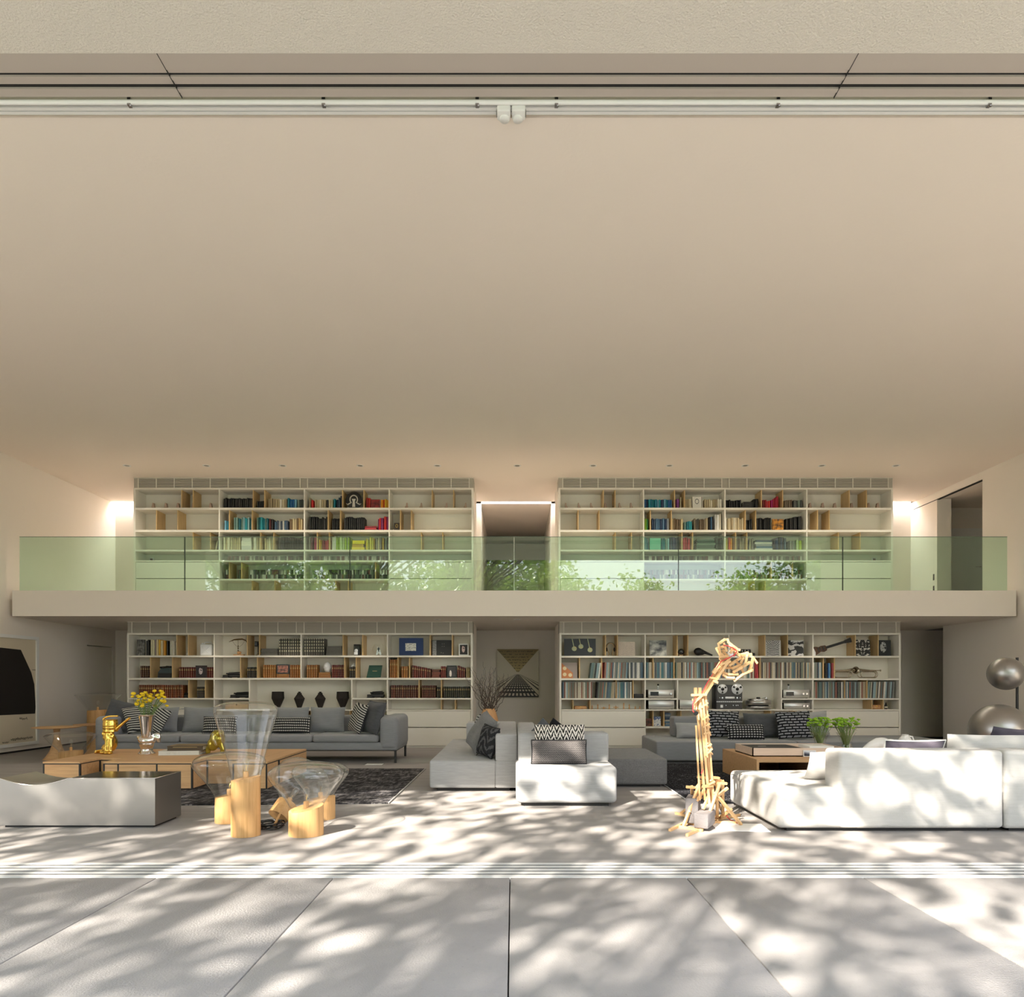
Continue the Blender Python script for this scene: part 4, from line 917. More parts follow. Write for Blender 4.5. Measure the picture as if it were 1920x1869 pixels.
# ---- turned wood vase with twigs
vx, vy = PX(917, 12.0), 12.0
r = root('floor_vase', (vx, vy, 0), 'egg-shaped wooden floor vase holding curly bare twigs', 'vase')
obj('vessel', MB().lathe(smooth([(.13, 0), (.19, .08), (.205, .25), (.19, .45), (.15, .65), (.105, .79), (.10, .805), (.092, .79), (.09, .7)]), (vx, vy, 0), 32), CLAYW, r)
TWIG = plain('twig_bark', (.11, .075, .055), .8); rn = random.Random(11)
for k in range(40):
    a = rn.uniform(0, 2*PI); sp = rn.uniform(.05, .42); hgt = rn.uniform(.45, .88); p = Vector((vx+.05*math.cos(a), vy+.05*math.sin(a), .70)); pts = [p.copy()]
    n_ = 13; cur = rn.uniform(-1, 1)
    for i in range(n_):
        u = (i+1)/n_; w = .022*math.sin(i*rn.uniform(.9, 1.5)+k)
        p = Vector((vx+math.cos(a)*(.05+sp*u**1.3)+w+.05*cur*math.sin(6*u), vy+math.sin(a)*(.05+sp*.6*u)+w, .70+(hgt)*u-.05*cur*u*u)); pts.append(p)
    obj('twig', MB().tube(pts, [.0085*(1-.7*i/n_) for i in range(n_+1)], 4), TWIG, r)
    if k % 2 == 0:
        q = pts[8]; s_ = rn.choice((-1, 1)); c = q+Vector((s_*.05, 0, .06)); cp = [c+Vector((math.cos(t)*-s_*.055*(1-t/14), .02*math.sin(t), math.sin(t)*.07*(1-t/14))) for t in [x*.55-.9 for x in range(9)]]
        obj('twig', MB().tube([q]+cp, .0022, 4), TWIG, r)

# ---- globe floor lamp at the right wall
gy = 9.6; gx_, bx_ = PX(1886, gy), PX(1873, gy-.25)
r = root('floor_lamp', (PX(1917, gy), gy, 0), 'floor lamp with two silvery glass globes beside the right wall', 'lamp')
px_ = PX(1917, gy); obj('pole', MB().tube([(px_, gy+.1, 0), (px_, gy+.1, 1.62)], .018, 12), BLACK, r)
obj('base', MB().lathe([(0, 0), (.19, 0), (.19, .02), (.0, .025)], (px_, gy+.1, 0), 28), BLACK, r)
for x, y, cy_, rad in ((gx_, gy, 1263, 30.5), (bx_, gy-.25, 1370, 50)):
    c = Vector((x, y, PZ(cy_, y))); R = rad*y/F
    g = obj('globe', MB().ball(c, R, 40), SMOKE, r)
    obj('arm', MB().tube([c, (px_, gy+.1, c.z)], .012, 8), BLACK, r)
    obj('disc', MB().lathe([(R*.8, -.004), (R*.8, .004)], c+Vector((R*.45, 0, 0)), 28, M=Matrix.Rotation(PI/2, 3, 'Y')), DGREY, g)

# ================================================================ STICK LAMP
r = root('stick_lamp', (1.69, 5.95, 0), 'tall desk-lamp-shaped floor lamp built of pale wooden sticks', 'lamp')
ME_ST = MB().box(-.5, .5, -.5, .5, 0, 1).mesh('stick', [PINE])
def stick(a, b, w=.022, ext=0.0, roll=0, me=ME_ST, name='stick'):
    a, b = Vector(a), Vector(b); d = b-a; L = d.length
    q = d.to_track_quat('Z', 'Y').to_matrix().to_4x4() @ Matrix.Rotation(roll, 4, 'Z')
    return inst(name, me, Matrix.Translation(a-d.normalized()*ext) @ q @ Matrix.Diagonal((w, w, L+2*ext, 1)), r)
def K(x, y, D=5.95): return P(x, y, D)
def ZK(zx, zy, D): return P(1240+zx/10.667, 1420+zy/10.667, D)      # base close-up
def HK(zx, zy, D): return P(1290+zx/12.8, 1180+zy/12.8, D)          # head close-up
def flo(zx, zy, h=.012):                                            # point lying on the floor
    x, y = 1240+zx/10.667, 1420+zy/10.667; D = F*(H-h)/(y-CY); return Vector((PX(x, D), D, h))
# floor frame
for a, b in (((175,1450),(720,1190)), ((520,1550),(1120,1270)), ((300,1115),(640,1200)), ((370,1380),(800,1460)), ((470,1290),(740,1350)), ((740,1300),(1100,1240)), ((640,1180),(1330,1170)), ((1040,1290),(1560,1300)), ((1100,1240),(1550,1150))):
    stick(flo(*a), flo(*b), .022, .01)
# slanted braces from floor to the upper frame
bc = Vector((1.72, 6.0, 0))
for f, t, D in (((450,1360),(790,470),6.05), ((880,1350),(1170,540),5.85), ((640,1260),(560,1080),6.0), ((400,1110),(560,1000),6.3), ((1590,1330),(1080,720),5.9), ((1160,1220),(1390,1040),5.95), ((620,1150),(610,590),6.15), ((1120,1240),(1110,450),6.0), ((1230,1200),(1230,480),6.1), ((690,1200),(690,700),6.05), ((1180,1010),(1040,730),5.98)):
    stick(flo(*f), ZK(t[0], t[1], D), .022, .01, .3)
for a, b, D in (((520,590),(790,610),6.1), ((700,610),(800,480),6.05), ((740,390),(1000,420),6.1), ((1020,430),(1180,460),6.0), ((1050,400),(1140,410),5.96), ((1140,510),(1290,520),6.0), ((1140,760),(1310,620),5.95), ((850,700),(1000,660),6.0), ((840,580),(1010,560),5.9), ((720,600),(790,800),6.05), ((840,1010),(940,790),5.95), ((720,850),(850,660),6.0)):
    stick(ZK(a[0], a[1], D), ZK(b[0], b[1], D+.02), .02, .01, .2)
# mast: four long sticks and cleats
for x0, x1, D, y0 in ((1322, 1305, 5.98, 1500), (1330, 1311, 5.93, 1508), (1334, 1318, 6.01, 1505), (1338, 1322, 5.95, 1500)):
    stick(K(x0, y0, D), K(x1, 1296, D), .018, 0, .05)
for x0, x1, D, y0, y1 in ((1312, 1305, 5.99, 1500, 1360), (1318, 1309, 6.03, 1470, 1330), (1326, 1318, 5.90, 1420, 1310)): stick(K(x0, y0, D), K(x1, y1, D), .014)
for y in (1322, 1345, 1360, 1374, 1398, 1410, 1468):
    cx = 1311+(y-1296)*.09; a_ = random.uniform(-8, 8)
    stick(K(cx+1, y+4+a_*.4, 5.90), K(cx+14, y-4-a_*.4, 5.90), .015); stick(K(cx+6, y-5, 5.90), K(cx+14, y+4, 6.03), .015)
# elbow
for x in (1304, 1312): stick(K(x, 1330, 5.94), K(x, 1289, 5.94), .024)
stick(K(1296, 1303, 5.91), K(1325, 1302, 5.91), .02); stick(K(1298, 1312, 5.98), K(1324, 1310, 5.98), .02); stick(K(1300, 1318, 5.9), K(1316, 1304, 5.9), .018)
# forearm
for a, b, D in (((1318,1300),(1352,1246),5.96), ((1322,1302),(1358,1246),5.92), ((1314,1306),(1350,1243),6.0), ((1341,1277),(1364,1242),5.90)): stick(K(a[0], a[1], D), K(b[0], b[1], D), .022, .01)
stick(K(1330, 1270, 5.9), K(1342, 1272, 5.9), .016); stick(K(1337, 1276, 5.88), K(1346, 1280, 5.88), .02); stick(K(1337, 1262, 5.9), K(1343, 1254, 5.9), .03)
stick(K(1350, 1246, 5.9), K(1370, 1240, 5.9), .02); stick(K(1352, 1240, 6.0), K(1368, 1243, 6.0), .02)
# head: neck cage and two hoops of short sticks
for a, b, D in (((740,340),(880,240),6.0), ((880,245),(960,240),6.02), ((950,240),(1060,480),6.0), ((730,330),(780,560),5.95), ((680,450),(790,660),5.97), ((680,460),(900,400),6.0), ((760,560),(900,670),5.92), ((830,500),(960,650),5.95), ((770,650),(960,640),5.9), ((860,330),(930,520),5.9), ((960,300),(1200,480),5.93), ((1000,400),(1180,540),6.03), ((1040,480),(1240,490),5.97), ((760,700),(1000,690),5.93), ((1000,700),(900,800),5.9), ((780,720),(870,780),6.0), ((900,420),(820,620),6.03), ((1020,560),(1120,420),5.9)):
    stick(HK(a[0], a[1], D), HK(b[0], b[1], D), .017, .004, .4)
def hoop(pts, D0, D1, w=.018):
    for i in range(len(pts)-1):
        u = i/(len(pts)-1); D = D0+(D1-D0)*u
        stick(HK(pts[i][0], pts[i][1], D), HK(pts[i+1][0], pts[i+1][1], D+.015), w, .012, .3)
hoop([(1140,560), (1300,620), (1500,600)], 5.93, 5.88); hoop([(1290,600), (1420,570), (1560,680), (1640,790)], 5.95, 6.0)
hoop([(1560,690), (1510,900), (1460,1010), (1530,980)], 5.92, 5.86); hoop([(1500,1000), (1300,1090), (1130,1220)], 5.86, 5.82); hoop([(1180,1080), (1000,1080), (860,1050), (830,930), (900,850)], 5.86, 6.1)
hoop([(1090,1165), (950,1160), (860,1100)], 5.84, 5.95); hoop([(1010,850), (1200,720), (1280,680)], 5.90, 5.9); hoop([(1080,930), (1240,860)], 5.88, 5.86); hoop([(1110,1010), (1340,880), (1460,800)], 5.85, 5.87); hoop([(1280,790), (1320,700), (1210,620)], 5.9, 5.93)
hoop([(1380,820), (1420,640)], 5.88, 5.92); hoop([(1170,790), (1250,870), (1340,1060)], 5.97, 5.9); hoop([(890,920), (1060,920)], 5.95, 5.93); hoop([(960,760), (1050,790)], 5.92, 5.9)
# bulb, wires, weights
obj('light_bulb', MB().ball(HK(1015, 600, 5.95), (.028, .028, .035), 16), CERAM, r)
def wire(pts, name='wire'): obj(name, MB().tube(pts, .0045, 5), RED, r)
wire([HK(1180,520,5.9), HK(1120,600,5.88), HK(980,680,5.88), HK(800,760,5.9), HK(700,900,5.92), K(1326, 1280, 5.9), K(1316, 1300, 5.9)])
wire([HK(840,380,5.9), HK(940,390,5.88), HK(1080,440,5.88), HK(1170,520,5.9), HK(1100,650,5.9)])
wire([K(1305, 1308, 5.88), K(1299, 1318, 5.88), K(1299, 1332, 5.88), K(1304, 1340, 5.88)])
wire([flo(1290, 1150, .05), flo(1380, 1250, .02), flo(1540, 1310, .012)]); wire([ZK(835, 240, 5.9), ZK(800, 320, 5.9)])
obj('dimmer_knob', MB().lathe([(.018, 0), (.02, .01), (.018, .02)], K(1304.5, 1337, 5.88), 16, M=Matrix.Rotation(PI/2, 3, 'X')), BLACKG, r)
r0 = r
def blockw(x0, x1, y0, y1, z0, z1, label, yaw):
    M = Matrix.Translation(((x0+x1)/2, (y0+y1)/2, 0)) @ Matrix.Rotation(yaw, 4, 'Z')
    b = obj('weight_block', MB().rbox(-(x1-x0)/2, (x1-x0)/2, -(y1-y0)/2, (y1-y0)/2, z0, z1, .006, 1), BRICK, None, label, 'block', 'weight blocks in the stick lamp'); b.matrix_basis = M
blockw(1.60, 1.72, 5.78, 6.05, .026, .15, 'concrete weight block nearest the camera in the stick lamp base', -.5)
blockw(1.56, 1.67, 6.0, 6.25, .026, .245, 'concrete weight block standing behind in the stick lamp base', -.35)
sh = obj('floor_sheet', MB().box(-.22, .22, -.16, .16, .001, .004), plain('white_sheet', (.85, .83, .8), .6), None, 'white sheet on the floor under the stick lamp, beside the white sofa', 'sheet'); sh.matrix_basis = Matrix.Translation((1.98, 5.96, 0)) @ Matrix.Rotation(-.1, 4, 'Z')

# ================================================================ THINGS ON THE TABLES
def blob(name, balls, tubes, mat, parent, vox=.009):
    mb = MB()
    for c, rr in balls: mb.ball(c, rr, 16)
    for pts, rr in tubes: mb.tube(pts, rr, 10)
    o = obj(name, mb, mat, parent); m = o.modifiers.new('remesh', 'REMESH'); m.mode = 'VOXEL'; m.voxel_size = vox; m.use_smooth_shade = True
    s = o.modifiers.new('smooth', 'SMOOTH'); s.iterations = 4; s.factor = .5
    return o
# gold seated dog with a watering can for a head
gx0, gy0, gz0 = PX(207, 8.95), 8.95, .336
def G(x, y, z): return Vector((gx0+x, gy0+y, gz0+z))
r = root('gold_sculpture', (gx0, gy0, gz0), 'golden seated dog sculpture with a watering can for a head', 'sculpture')
balls = [(G(0,0.02,.14), (.075,.08,.12)), (G(.01,-.02,.20), (.07,.06,.075)), (G(-.05,.03,.07), (.075,.085,.065)), (G(.01,-.03,.255), (.055,.05,.05)), (G(-.05,-.07,.025), (.045,.06,.024)), (G(.055,-.10,.018), (.03,.045,.018)), (G(.005,-.10,.018), (.028,.042,.018)), (G(.0,-.055,.235), (.05,.03,.06)), (G(.03,-.06,.2), (.04,.03,.05)), (G(-.03,-.05,.21), (.04,.03,.05))]
tubes = [([G(.04,-.06,.2), G(.055,-.085,.1), G(.055,-.09,.015)], [.034,.026,.022]), ([G(-.0,-.06,.2), G(.0,-.085,.1), G(.0,-.09,.015)], [.034,.026,.022]), ([G(-.08,.06,.03), G(-.14,.03,.025), G(-.18,-.03,.022), G(-.15,-.07,.02)], [.022,.026,.026,.014])]
for a in range(9): balls.append((G(.06*math.cos(a*.7)-.0, -.045+.02*math.sin(a*2.1), .235+.035*math.sin(a*1.7)), (.022, .02, .03)))
blob('dog_body', balls, tubes, GOLD, r)
cn = obj('watering_can', MB().lathe(smooth([(.055, .28), (.088, .285), (.09, .29), (.09, .33), (.094, .335), (.09, .34), (.09, .36), (.094, .365), (.09, .37), (.09, .40), (.084, .435), (.088, .44), (.086, .445), (.02, .45)], 2), G(0, 0, 0), 28), GOLD, r)
obj('handle', MB().tube([G(-.06-.04*math.sin(t)+.16*max(0, t-1.2)/1.9, 0, .36+.13*math.sin(min(t, 2.6)*.62)) for t in [x*.26 for x in range(13)]], .011, 8), GOLD, cn)
obj('spout', MB().tube([G(.085, -.01, .315), G(.13, -.01, .36), G(.20, -.015, .42), G(.265, -.02, .465)], [.024, .018, .014, .017], 10), GOLD, cn)
# silver rooster vase with yellow flowers
vx0, vy0 = PX(275, 8.9), 8.9
def V(x, y, z): return Vector((vx0+x, vy0+y, .336+z))
r = root('rooster_vase', (vx0, vy0, .336), 'silver rooster-shaped vase with yellow button flowers', 'vase')
balls = [(V(0,0,.17), (.10,.075,.065)), (V(.06,0,.18), (.06,.05,.055)), (V(-.06,0,.19), (.055,.05,.05))]
for k in range(7):
    a = .2+k*.33; balls.append((V(.115+.05*math.cos(a-.6), 0, .18+.075*math.sin(a)), (.022, .022, .022)))
tubes = [([V(.05,0,.17), V(.12,0,.22), V(.16,0,.20), V(.155,0,.15)], [.03,.03,.028,.02]), ([V(.05,0,.17), V(.10,0,.25), V(.15,0,.255), V(.175,0,.21)], [.026,.024,.022,.014]), ([V(-.09,0,.2), V(-.12,0,.235)], [.03,.018])]
blob('rooster_body', balls, tubes, CHROME, r)
obj('foot', MB().lathe(smooth([(.10, 0), (.105, .008), (.09, .02), (.075, .04), (.07, .07), (.085, .11), (.09, .13)], 3), V(0, 0, 0), 28), CHROME, r)
obj('cup', MB().lathe(smooth([(.055, .21), (.06, .23), (.075, .36), (.095, .49), (.097, .50), (.09, .495), (.06, .3)], 3), V(-.0, 0, 0), 28), CHROME, r)
YEL = plain('yellow_petal', (.80, .56, .01), .7); STEM = plain('stem_green', (.16, .24, .07), .7); GRN = plain('green_bloom', (.24, .44, .02), .7)
ME_FL = MB().lathe([(.0005, 0), (.012, .004), (.024, .014), (.025, .022), (.018, .031), (.0005, .034)], (0,0,0), 12, cap=False).mesh('flower_head', [YEL])
rn = random.Random(5); stems = MB()
for k in range(44):
    a = rn.uniform(0, 2*PI); rad = rn.uniform(0, 1)**.6; top = V(.02+.24*rad*math.cos(a), .15*rad*math.sin(a), .60+.20*rn.random()+.04*(1-rad))
    base = V(.04*math.cos(a), .04*math.sin(a), .45); stems.tube([base, (base+top)/2+Vector((0, 0, .03)), top], .0028, 4)
    inst('flower_head', ME_FL, Matrix.Translation(top) @ Euler((rn.uniform(-.4, .4), rn.uniform(-.4, .4), 0)).to_matrix().to_4x4() @ Matrix.Scale(rn.uniform(.85, 1.25), 4), r)
obj('stems', stems, STEM, r, kind='stuff')
# books and olive sculpture
o = link('flat_book', unit_flat((COVER, PAGES)), None, 'thick white slipcase book lying on the left coffee table', 'book', 'books on the left coffee table'); o.color = c8(205, 200, 190)+(1,)
o.matrix_basis = Matrix.Translation((PX(338, 8.7)-.03, 8.72, .336)) @ Matrix.Rotation(.12, 4, 'Z') @ Matrix.Diagonal((.50, .42, .055, 1))
o = link('flat_book', unit_flat((LEATHER, PAGES)), None, 'old brown book on top of the white one', 'book', 'books on the left coffee table'); o.color = c8(60, 46, 34)+(1,)
o.matrix_basis = Matrix.Translation((PX(344, 8.7)-.0, 8.74, .392)) @ Matrix.Rotation(.1, 4, 'Z') @ Matrix.Diagonal((.44, .33, .06, 1))
hx, hy = PX(408, 8.85), 8.85
r = root('olive_sculpture', (hx, hy, .336), 'glossy olive gold abstract head behind the tall lamp', 'sculpture')
def HH(x, y, z): return Vector((hx+x, hy+y, .336+z))
blob('body', [(HH(.0,0,.20), (.10,.09,.12)), (HH(-.06,0,.13), (.07,.07,.09)), (HH(.04,-.03,.27), (.06,.06,.05))], [([HH(-.09,0,.12), HH(-.13,0,.05), HH(-.12,0,.01)], [.04,.035,.03]), ([HH(.05,-.02,.14), HH(.08,-.02,.06), HH(.07,-.02,.01)], [.04,.035,.03])], OLIVE, r)
obj('glass_drip', MB().tube([HH(-.02,-.1,.28), HH(.0,-.115,.2), HH(.03,-.11,.12)], [.02, .03, .012], 10), GLASS, r)
# green flowers in glass vases
ME_GF = MB().lathe([(.0005, 0), (.015, .005), (.023, .012), (.018, .02), (.0005, .024)], (0,0,0), 10, cap=False).mesh('bloom', [GRN])
for x, wd in ((1537, 'left'), (1586, 'right')):
    X, Y = PX(x, 9.35), 9.35; r = root('flower_vase', (X, Y, .336), f'{wd} clear glass vase of green button flowers on the right table', 'vase', 'glass vases of green flowers')
    obj('glass', MB().lathe(smooth([(.001, .004), (.07, .006), (.085, .03), (.075, .1), (.095, .19), (.13, .25)], 3), (X, Y, .335), 28, cap=False), GLASS, r)
    obj('water', MB().lathe([(.001, .012), (.068, .012), (.072, .09), (.001, .09)], (X, Y, .336), 20), m_thin('water', (.93, .96, .92), .04, .3), r)
    st = MB(); rn = random.Random(x)
    for k in range(60):
        a = rn.uniform(0, 2*PI); q = rn.random()**.5; tp = Vector((X+.165*q*math.cos(a), Y+.15*q*math.sin(a), .336+.34+.12*rn.random()-.04*q))
        bs = Vector((X-.05*math.cos(a)*rn.random(), Y+.05*math.sin(a), .345)); st.tube([bs, (bs+tp)/2+Vector((0, 0, .02)), tp], .0024, 4)
        inst('bloom', ME_GF, Matrix.Translation(tp) @ Euler((rn.uniform(-.5, .5), rn.uniform(-.5, .5), 0)).to_matrix().to_4x4() @ Matrix.Scale(rn.uniform(.8, 1.3), 4), r)
    for k in range(40):
        a = rn.uniform(0, 2*PI); q = rn.random(); c = Vector((X+.13*q*math.cos(a), Y+.1*q*math.sin(a), .336+.16+.2*rn.random())); d = Vector((rn.uniform(-1, 1), rn.uniform(-1, 1), rn.uniform(.2, 1)))*.035
        st.add([c-d, c+Vector((.006, .004, 0)), c+d, c-Vector((.006, .004, 0))], [(0, 1, 2, 3)], 0)
    obj('stems_and_leaves', st, STEM, r, kind='stuff')
# white ceramic pieces at the right end of the table
cx_, cy_ = PX(1650, 9.3), 9.3
r = root('ceramic_sculpture', (cx_, cy_, .336), 'white ceramic snouted sculpture with a dark nostril behind the white sofa', 'sculpture')
blob('body', [((cx_+.02, cy_, .43), (.14, .1, .09)), ((cx_+.10, cy_-.08, .43), (.09, .08, .075))], [([(cx_-.02, cy_, .43), (cx_-.15, cy_-.03, .40), (cx_-.26, cy_-.05, .36)], [.09, .06, .02])], CERAM, r, .012)
obj('nostril', MB().ball((cx_+.11, cy_-.155, .45), (.028, .012, .022), 14), BLACK, r)
kx, ky = PX(1697, 9.5), 9.5
r = root('ceramic_jug', (kx, ky, .336), 'small white ceramic jug with a handle beside the dark pillow', 'jug')
obj('body', MB().lathe(smooth([(.09, 0), (.11, .05), (.08, .14), (.045, .19), (.05, .205), (.04, .2)], 3), (kx, ky, .336), 24), CERAM, r)
obj('handle', MB().tube([(kx+.04, ky, .52), (kx+.10, ky, .51), (kx+.13, ky, .43), (kx+.10, ky, .38)], .012, 8), CERAM, r)
# extend table under them

# ================================================================ THINGS ON THE SHELVES
LX = lambda z: 220+z/L5                       # close-up coordinates of the lower shelves
LX2 = lambda z: 550+z/L5
RX1 = lambda z: 880+z/L5
RX2 = lambda z: 1190+z/L5
RX3 = lambda z: 1500+z/4.571
def SY(c, yb, row_z=None): return PZ(yb, c.y)+.0005
def art(kind, a=(.02,.02,.02), b=(.8,.78,.72), sc=6, name=None):
    n = NT(name or ('art_'+kind)); v = n.co('Generated'); x, y, z = n.sep(v)
    if kind == 'swirl': f = n.m('GREATER_THAN', n.m('SINE', n.m('ADD', n.m('MULTIPLY', z, sc*3.0), n.m('MULTIPLY', n.noise(v, 3, 2), 14))), .0)
    elif kind == 'ripple':
        d = n.m('POWER', n.m('ADD', n.m('POWER', n.m('SUBTRACT', x, .5), 2.0), n.m('POWER', n.m('SUBTRACT', z, 1.05), 2.0)), .5)
        f = n.m('GREATER_THAN', n.m('SINE', n.m('ADD', n.m('MULTIPLY', d, sc*9.0), n.m('MULTIPLY', n.noise(v, 5, 2), 4))), .2)
        f = n.m('MULTIPLY', f, n.m('LESS_THAN', n.m('ABSOLUTE', n.m('SUBTRACT', x, .5)), .4)); f = n.m('SUBTRACT', 1.0, f)
    elif kind == 'sketch': f = n.m('LESS_THAN', n.m('ABSOLUTE', n.m('SUBTRACT', n.noise(v, sc, 4, .7), .5)), .012); f = n.m('SUBTRACT', 1.0, f)
    elif kind == 'mirror':
        ax = n.m('ABSOLUTE', n.m('SUBTRACT', x, .5)); q = n.n('CombineXYZ'); n.l(ax, q.inputs[0]); n.l(z, q.inputs[2]); f = n.m('GREATER_THAN', n.noise(q.outputs[0], sc, 3, .6), .55)
    elif kind == 'cloud': f = n.noise(v, sc, 3, .6); return n.set(n.ramp(f, (.35, a), (.65, b)), .5)
    elif kind == 'portrait':
        d = n.m('ADD', n.m('POWER', n.m('MULTIPLY', n.m('SUBTRACT', x, .45), 1.5), 2.0), n.m('POWER', n.m('SUBTRACT', z, .55), 2.0))
        f = n.m('MULTIPLY', n.m('LESS_THAN', d, .11), n.m('GREATER_THAN', n.noise(v, 7, 3), .45))
    elif kind == 'couple':
        l = n.m('LESS_THAN', n.m('ADD', n.m('POWER', n.m('MULTIPLY', n.m('SUBTRACT', x, .33), 3.4), 2.0), n.m('POWER', n.m('MULTIPLY', n.m('SUBTRACT', z, .3), 1.5), 2.0)), .25)
        f = n.m('MULTIPLY', l, n.m('GREATER_THAN', n.noise(v, 8, 2), .35))
    elif kind == 'guitars':
        f = None
        for cx, cz in ((.32, .42), (.53, .55), (.82, .35)):
            d = n.m('ADD', n.m('POWER', n.m('MULTIPLY', n.m('SUBTRACT', x, cx), 1.9), 2.0), n.m('POWER', n.m('MULTIPLY', n.m('SUBTRACT', z, cz), 1.1), 2.0))
            g = n.m('ADD', n.m('LESS_THAN', d, .022), n.m('MULTIPLY', n.m('LESS_THAN', n.m('ABSOLUTE', n.m('SUBTRACT', n.m('ADD', x, n.m('MULTIPLY', z, .12)), cx+cz*.12)), .012), n.m('GREATER_THAN', z, cz)))
            f = g if f is None else n.m('ADD', f, g)
        f = n.m('MINIMUM', f, 1.0)
        return n.set(n.mix(f, a, n.mix(n.noise(v, 9, 2), (.70, .45, .05), (.05, .30, .35))), .4)
    elif kind == 'rings':
        d = n.m('POWER', n.m('ADD', n.m('POWER', n.m('SUBTRACT', x, .5), 2.0), n.m('POWER', n.m('SUBTRACT', z, .6), 2.0)), .5)
        f = n.m('LESS_THAN', n.m('ABSOLUTE', n.m('SUBTRACT', d, .2)), .03); return n.set(n.mix(f, b, a), .5)
    return n.set(n.mix(f, a, b), .5)
def slab(name, label, cat, c, x0, x1, yt, yb, m, frame=None, t=.02, fy=.10, lean=0, group=None, shelf=None):
    """a flat thing standing on a shelf: px x0..x1, top yt, foot yb"""
    X0, X1 = PX(x0, c.y), PX(x1, c.y); z0 = PZ(shelf or yb, c.y)+.0025; h = (yb-yt)/c.S; y = c.y+fy; w = X1-X0
    r = root(name, ((X0+X1)/2, y, z0), label, cat, group)
    T = Matrix.Translation((X0, y, z0)) @ Matrix.Rotation(-lean, 4, 'X')
    if lean: T = Matrix.Translation((0, 0, t*abs(math.sin(lean))*0)) @ T
    e = .022 if frame else 0
    obj('frame' if frame else 'board', MB().box(0, w, 0, t, 0, h, 0, T), frame or m, r)
    obj('print', MB().box(e, w-e, -.002, 0, e, h-e, 0, T), m, r)
    return r
# lower left row 1
slab('photo_book', 'black photo book facing out, left end of top lower left shelf', 'book', LL, LX(170), LX(252), 1198.5, 1228.7, art('cloud', (.01,.01,.01), (.25,.24,.22), 5, 'photo_dark'), t=.03)
def curio(name, label, cat, c, x, yb, fy=.18): return root(name, (PX(x, c.y), c.y+fy, SY(c, yb)), label, cat)
def at(c, x, yb, fy=.18):
    o = Vector((PX(x, c.y), c.y+fy, SY(c, yb))); return lambda a, b, d: o+Vector((a, b, d))
q = at(LL, LX(685), lb[0]); r = curio('pear_vase', 'small white pear-shaped ornament between oak dividers', 'ornament', LL, LX(685), lb[0])
obj('body', MB().lathe(smooth([(.02,0),(.038,.02),(.036,.045),(.018,.075),(.012,.09)],3), q(0,0,0), 16), CERAM, r); obj('stalk', MB().tube([q(0,0,.085), q(-.012,0,.115)], .004, 5), OAKD, r)
q = at(LL, LX(882), lb[0]); r = curio('jerrycan', 'white jerrycan ornament on the top shelf', 'jerrycan', LL, LX(882), lb[0])
obj('body', MB().rbox(q(-.118,0,0).x, q(.118,0,0).x, q(0,-.07,0).y, q(0,.07,0).y, q(0,0,0).z, q(0,0,.225).z, .025, 3), CERAM, r)
obj('handle', MB().tube([q(-.06,0,.22), q(-.04,0,.262), q(.07,0,.262), q(.095,0,.22)], .011, 6), CERAM, r); obj('cap', MB().lathe([(.022,0),(.022,.03),(0,.032)], q(-.09,0,.222), 12), CERAM, r)
for s in (-1, 1): obj('embossing', MB().tube([q(-.08*s,-.073,.03), q(.08*s,-.073,.18)], .006, 5), CERAM, r)
BRONZE = plain('bronze', (.16, .10, .045), .4, .8)
q = at(LL, LX(1215), lb[0]); r = curio('balance_sculpture', 'bronze balancing bird sculpture on a wooden stand', 'sculpture', LL, LX(1215), lb[0])
obj('base', MB().box(q(-.10,0,0).x, q(.10,0,0).x, q(0,-.04,0).y, q(0,.04,0).y, q(0,0,0).z, q(0,0,.025).z), CLAYW, r); obj('animal', MB().ball(q(.0,0,.06), (.045,.025,.032), 14).tube([q(-.02,0,.02), q(-.02,0,.06)], .012, 6).tube([q(.025,0,.02), q(.025,0,.06)], .012, 6), CLAYW, r)
obj('wing', MB().tube([q(-.20,0,.27), q(-.10,0,.315), q(-.03,0,.32), q(.06,0,.325), q(.13,0,.30), q(.155,0,.255)], [.004,.012,.016,.014,.012,.004], 6), BRONZE, r)
for s in (-.14, .11): obj('cord', MB().tube([q(s,0,.30), q(s*.6,0,.22), q(-.02,0,.16)], .002, 4), BRONZE, r)
for z in (.10, .145, .19): obj('bead', MB().ball(q(-.02,0,z), .013, 8), BRONZE, r)
obj('stem', MB().tube([q(-.02,0,.08), q(-.02,0,.32)], .003, 4), BRONZE, r)
q = at(LL, LX(1412), lb[0]); r = curio('film_camera', 'black box camera on a small stand beside the oak divider', 'camera', LL, LX(1412), lb[0])
obj('body', MB().rbox(q(-.05,0,0).x, q(.045,0,0).x, q(0,-.05,0).y, q(0,.05,0).y, q(0,0,.18).z, q(0,0,.28).z, .01, 2), BLACKG, r); obj('lens', MB().lathe([(.03,0),(.034,.06)], q(-.0,-.11,.23), 16, M=Matrix.Rotation(-PI/2, 3, 'X')), BLACKG, r)
obj('post', MB().tube([q(.01,0,.02), q(.01,0,.19)], .016, 8), BLACK, r)
for k in range(3): obj('leg', MB().tube([q(.01,0,.08), q(.0+.045*math.cos(k*2.1+.5), .05*math.sin(k*2.1+.5), .004)], .006, 5), STEEL, r)
q = at(LL, LX2(637), lb[0]); r = curio('toy_speaker', 'small black and white boxy speaker on the top shelf', 'speaker', LL, LX2(637), lb[0])
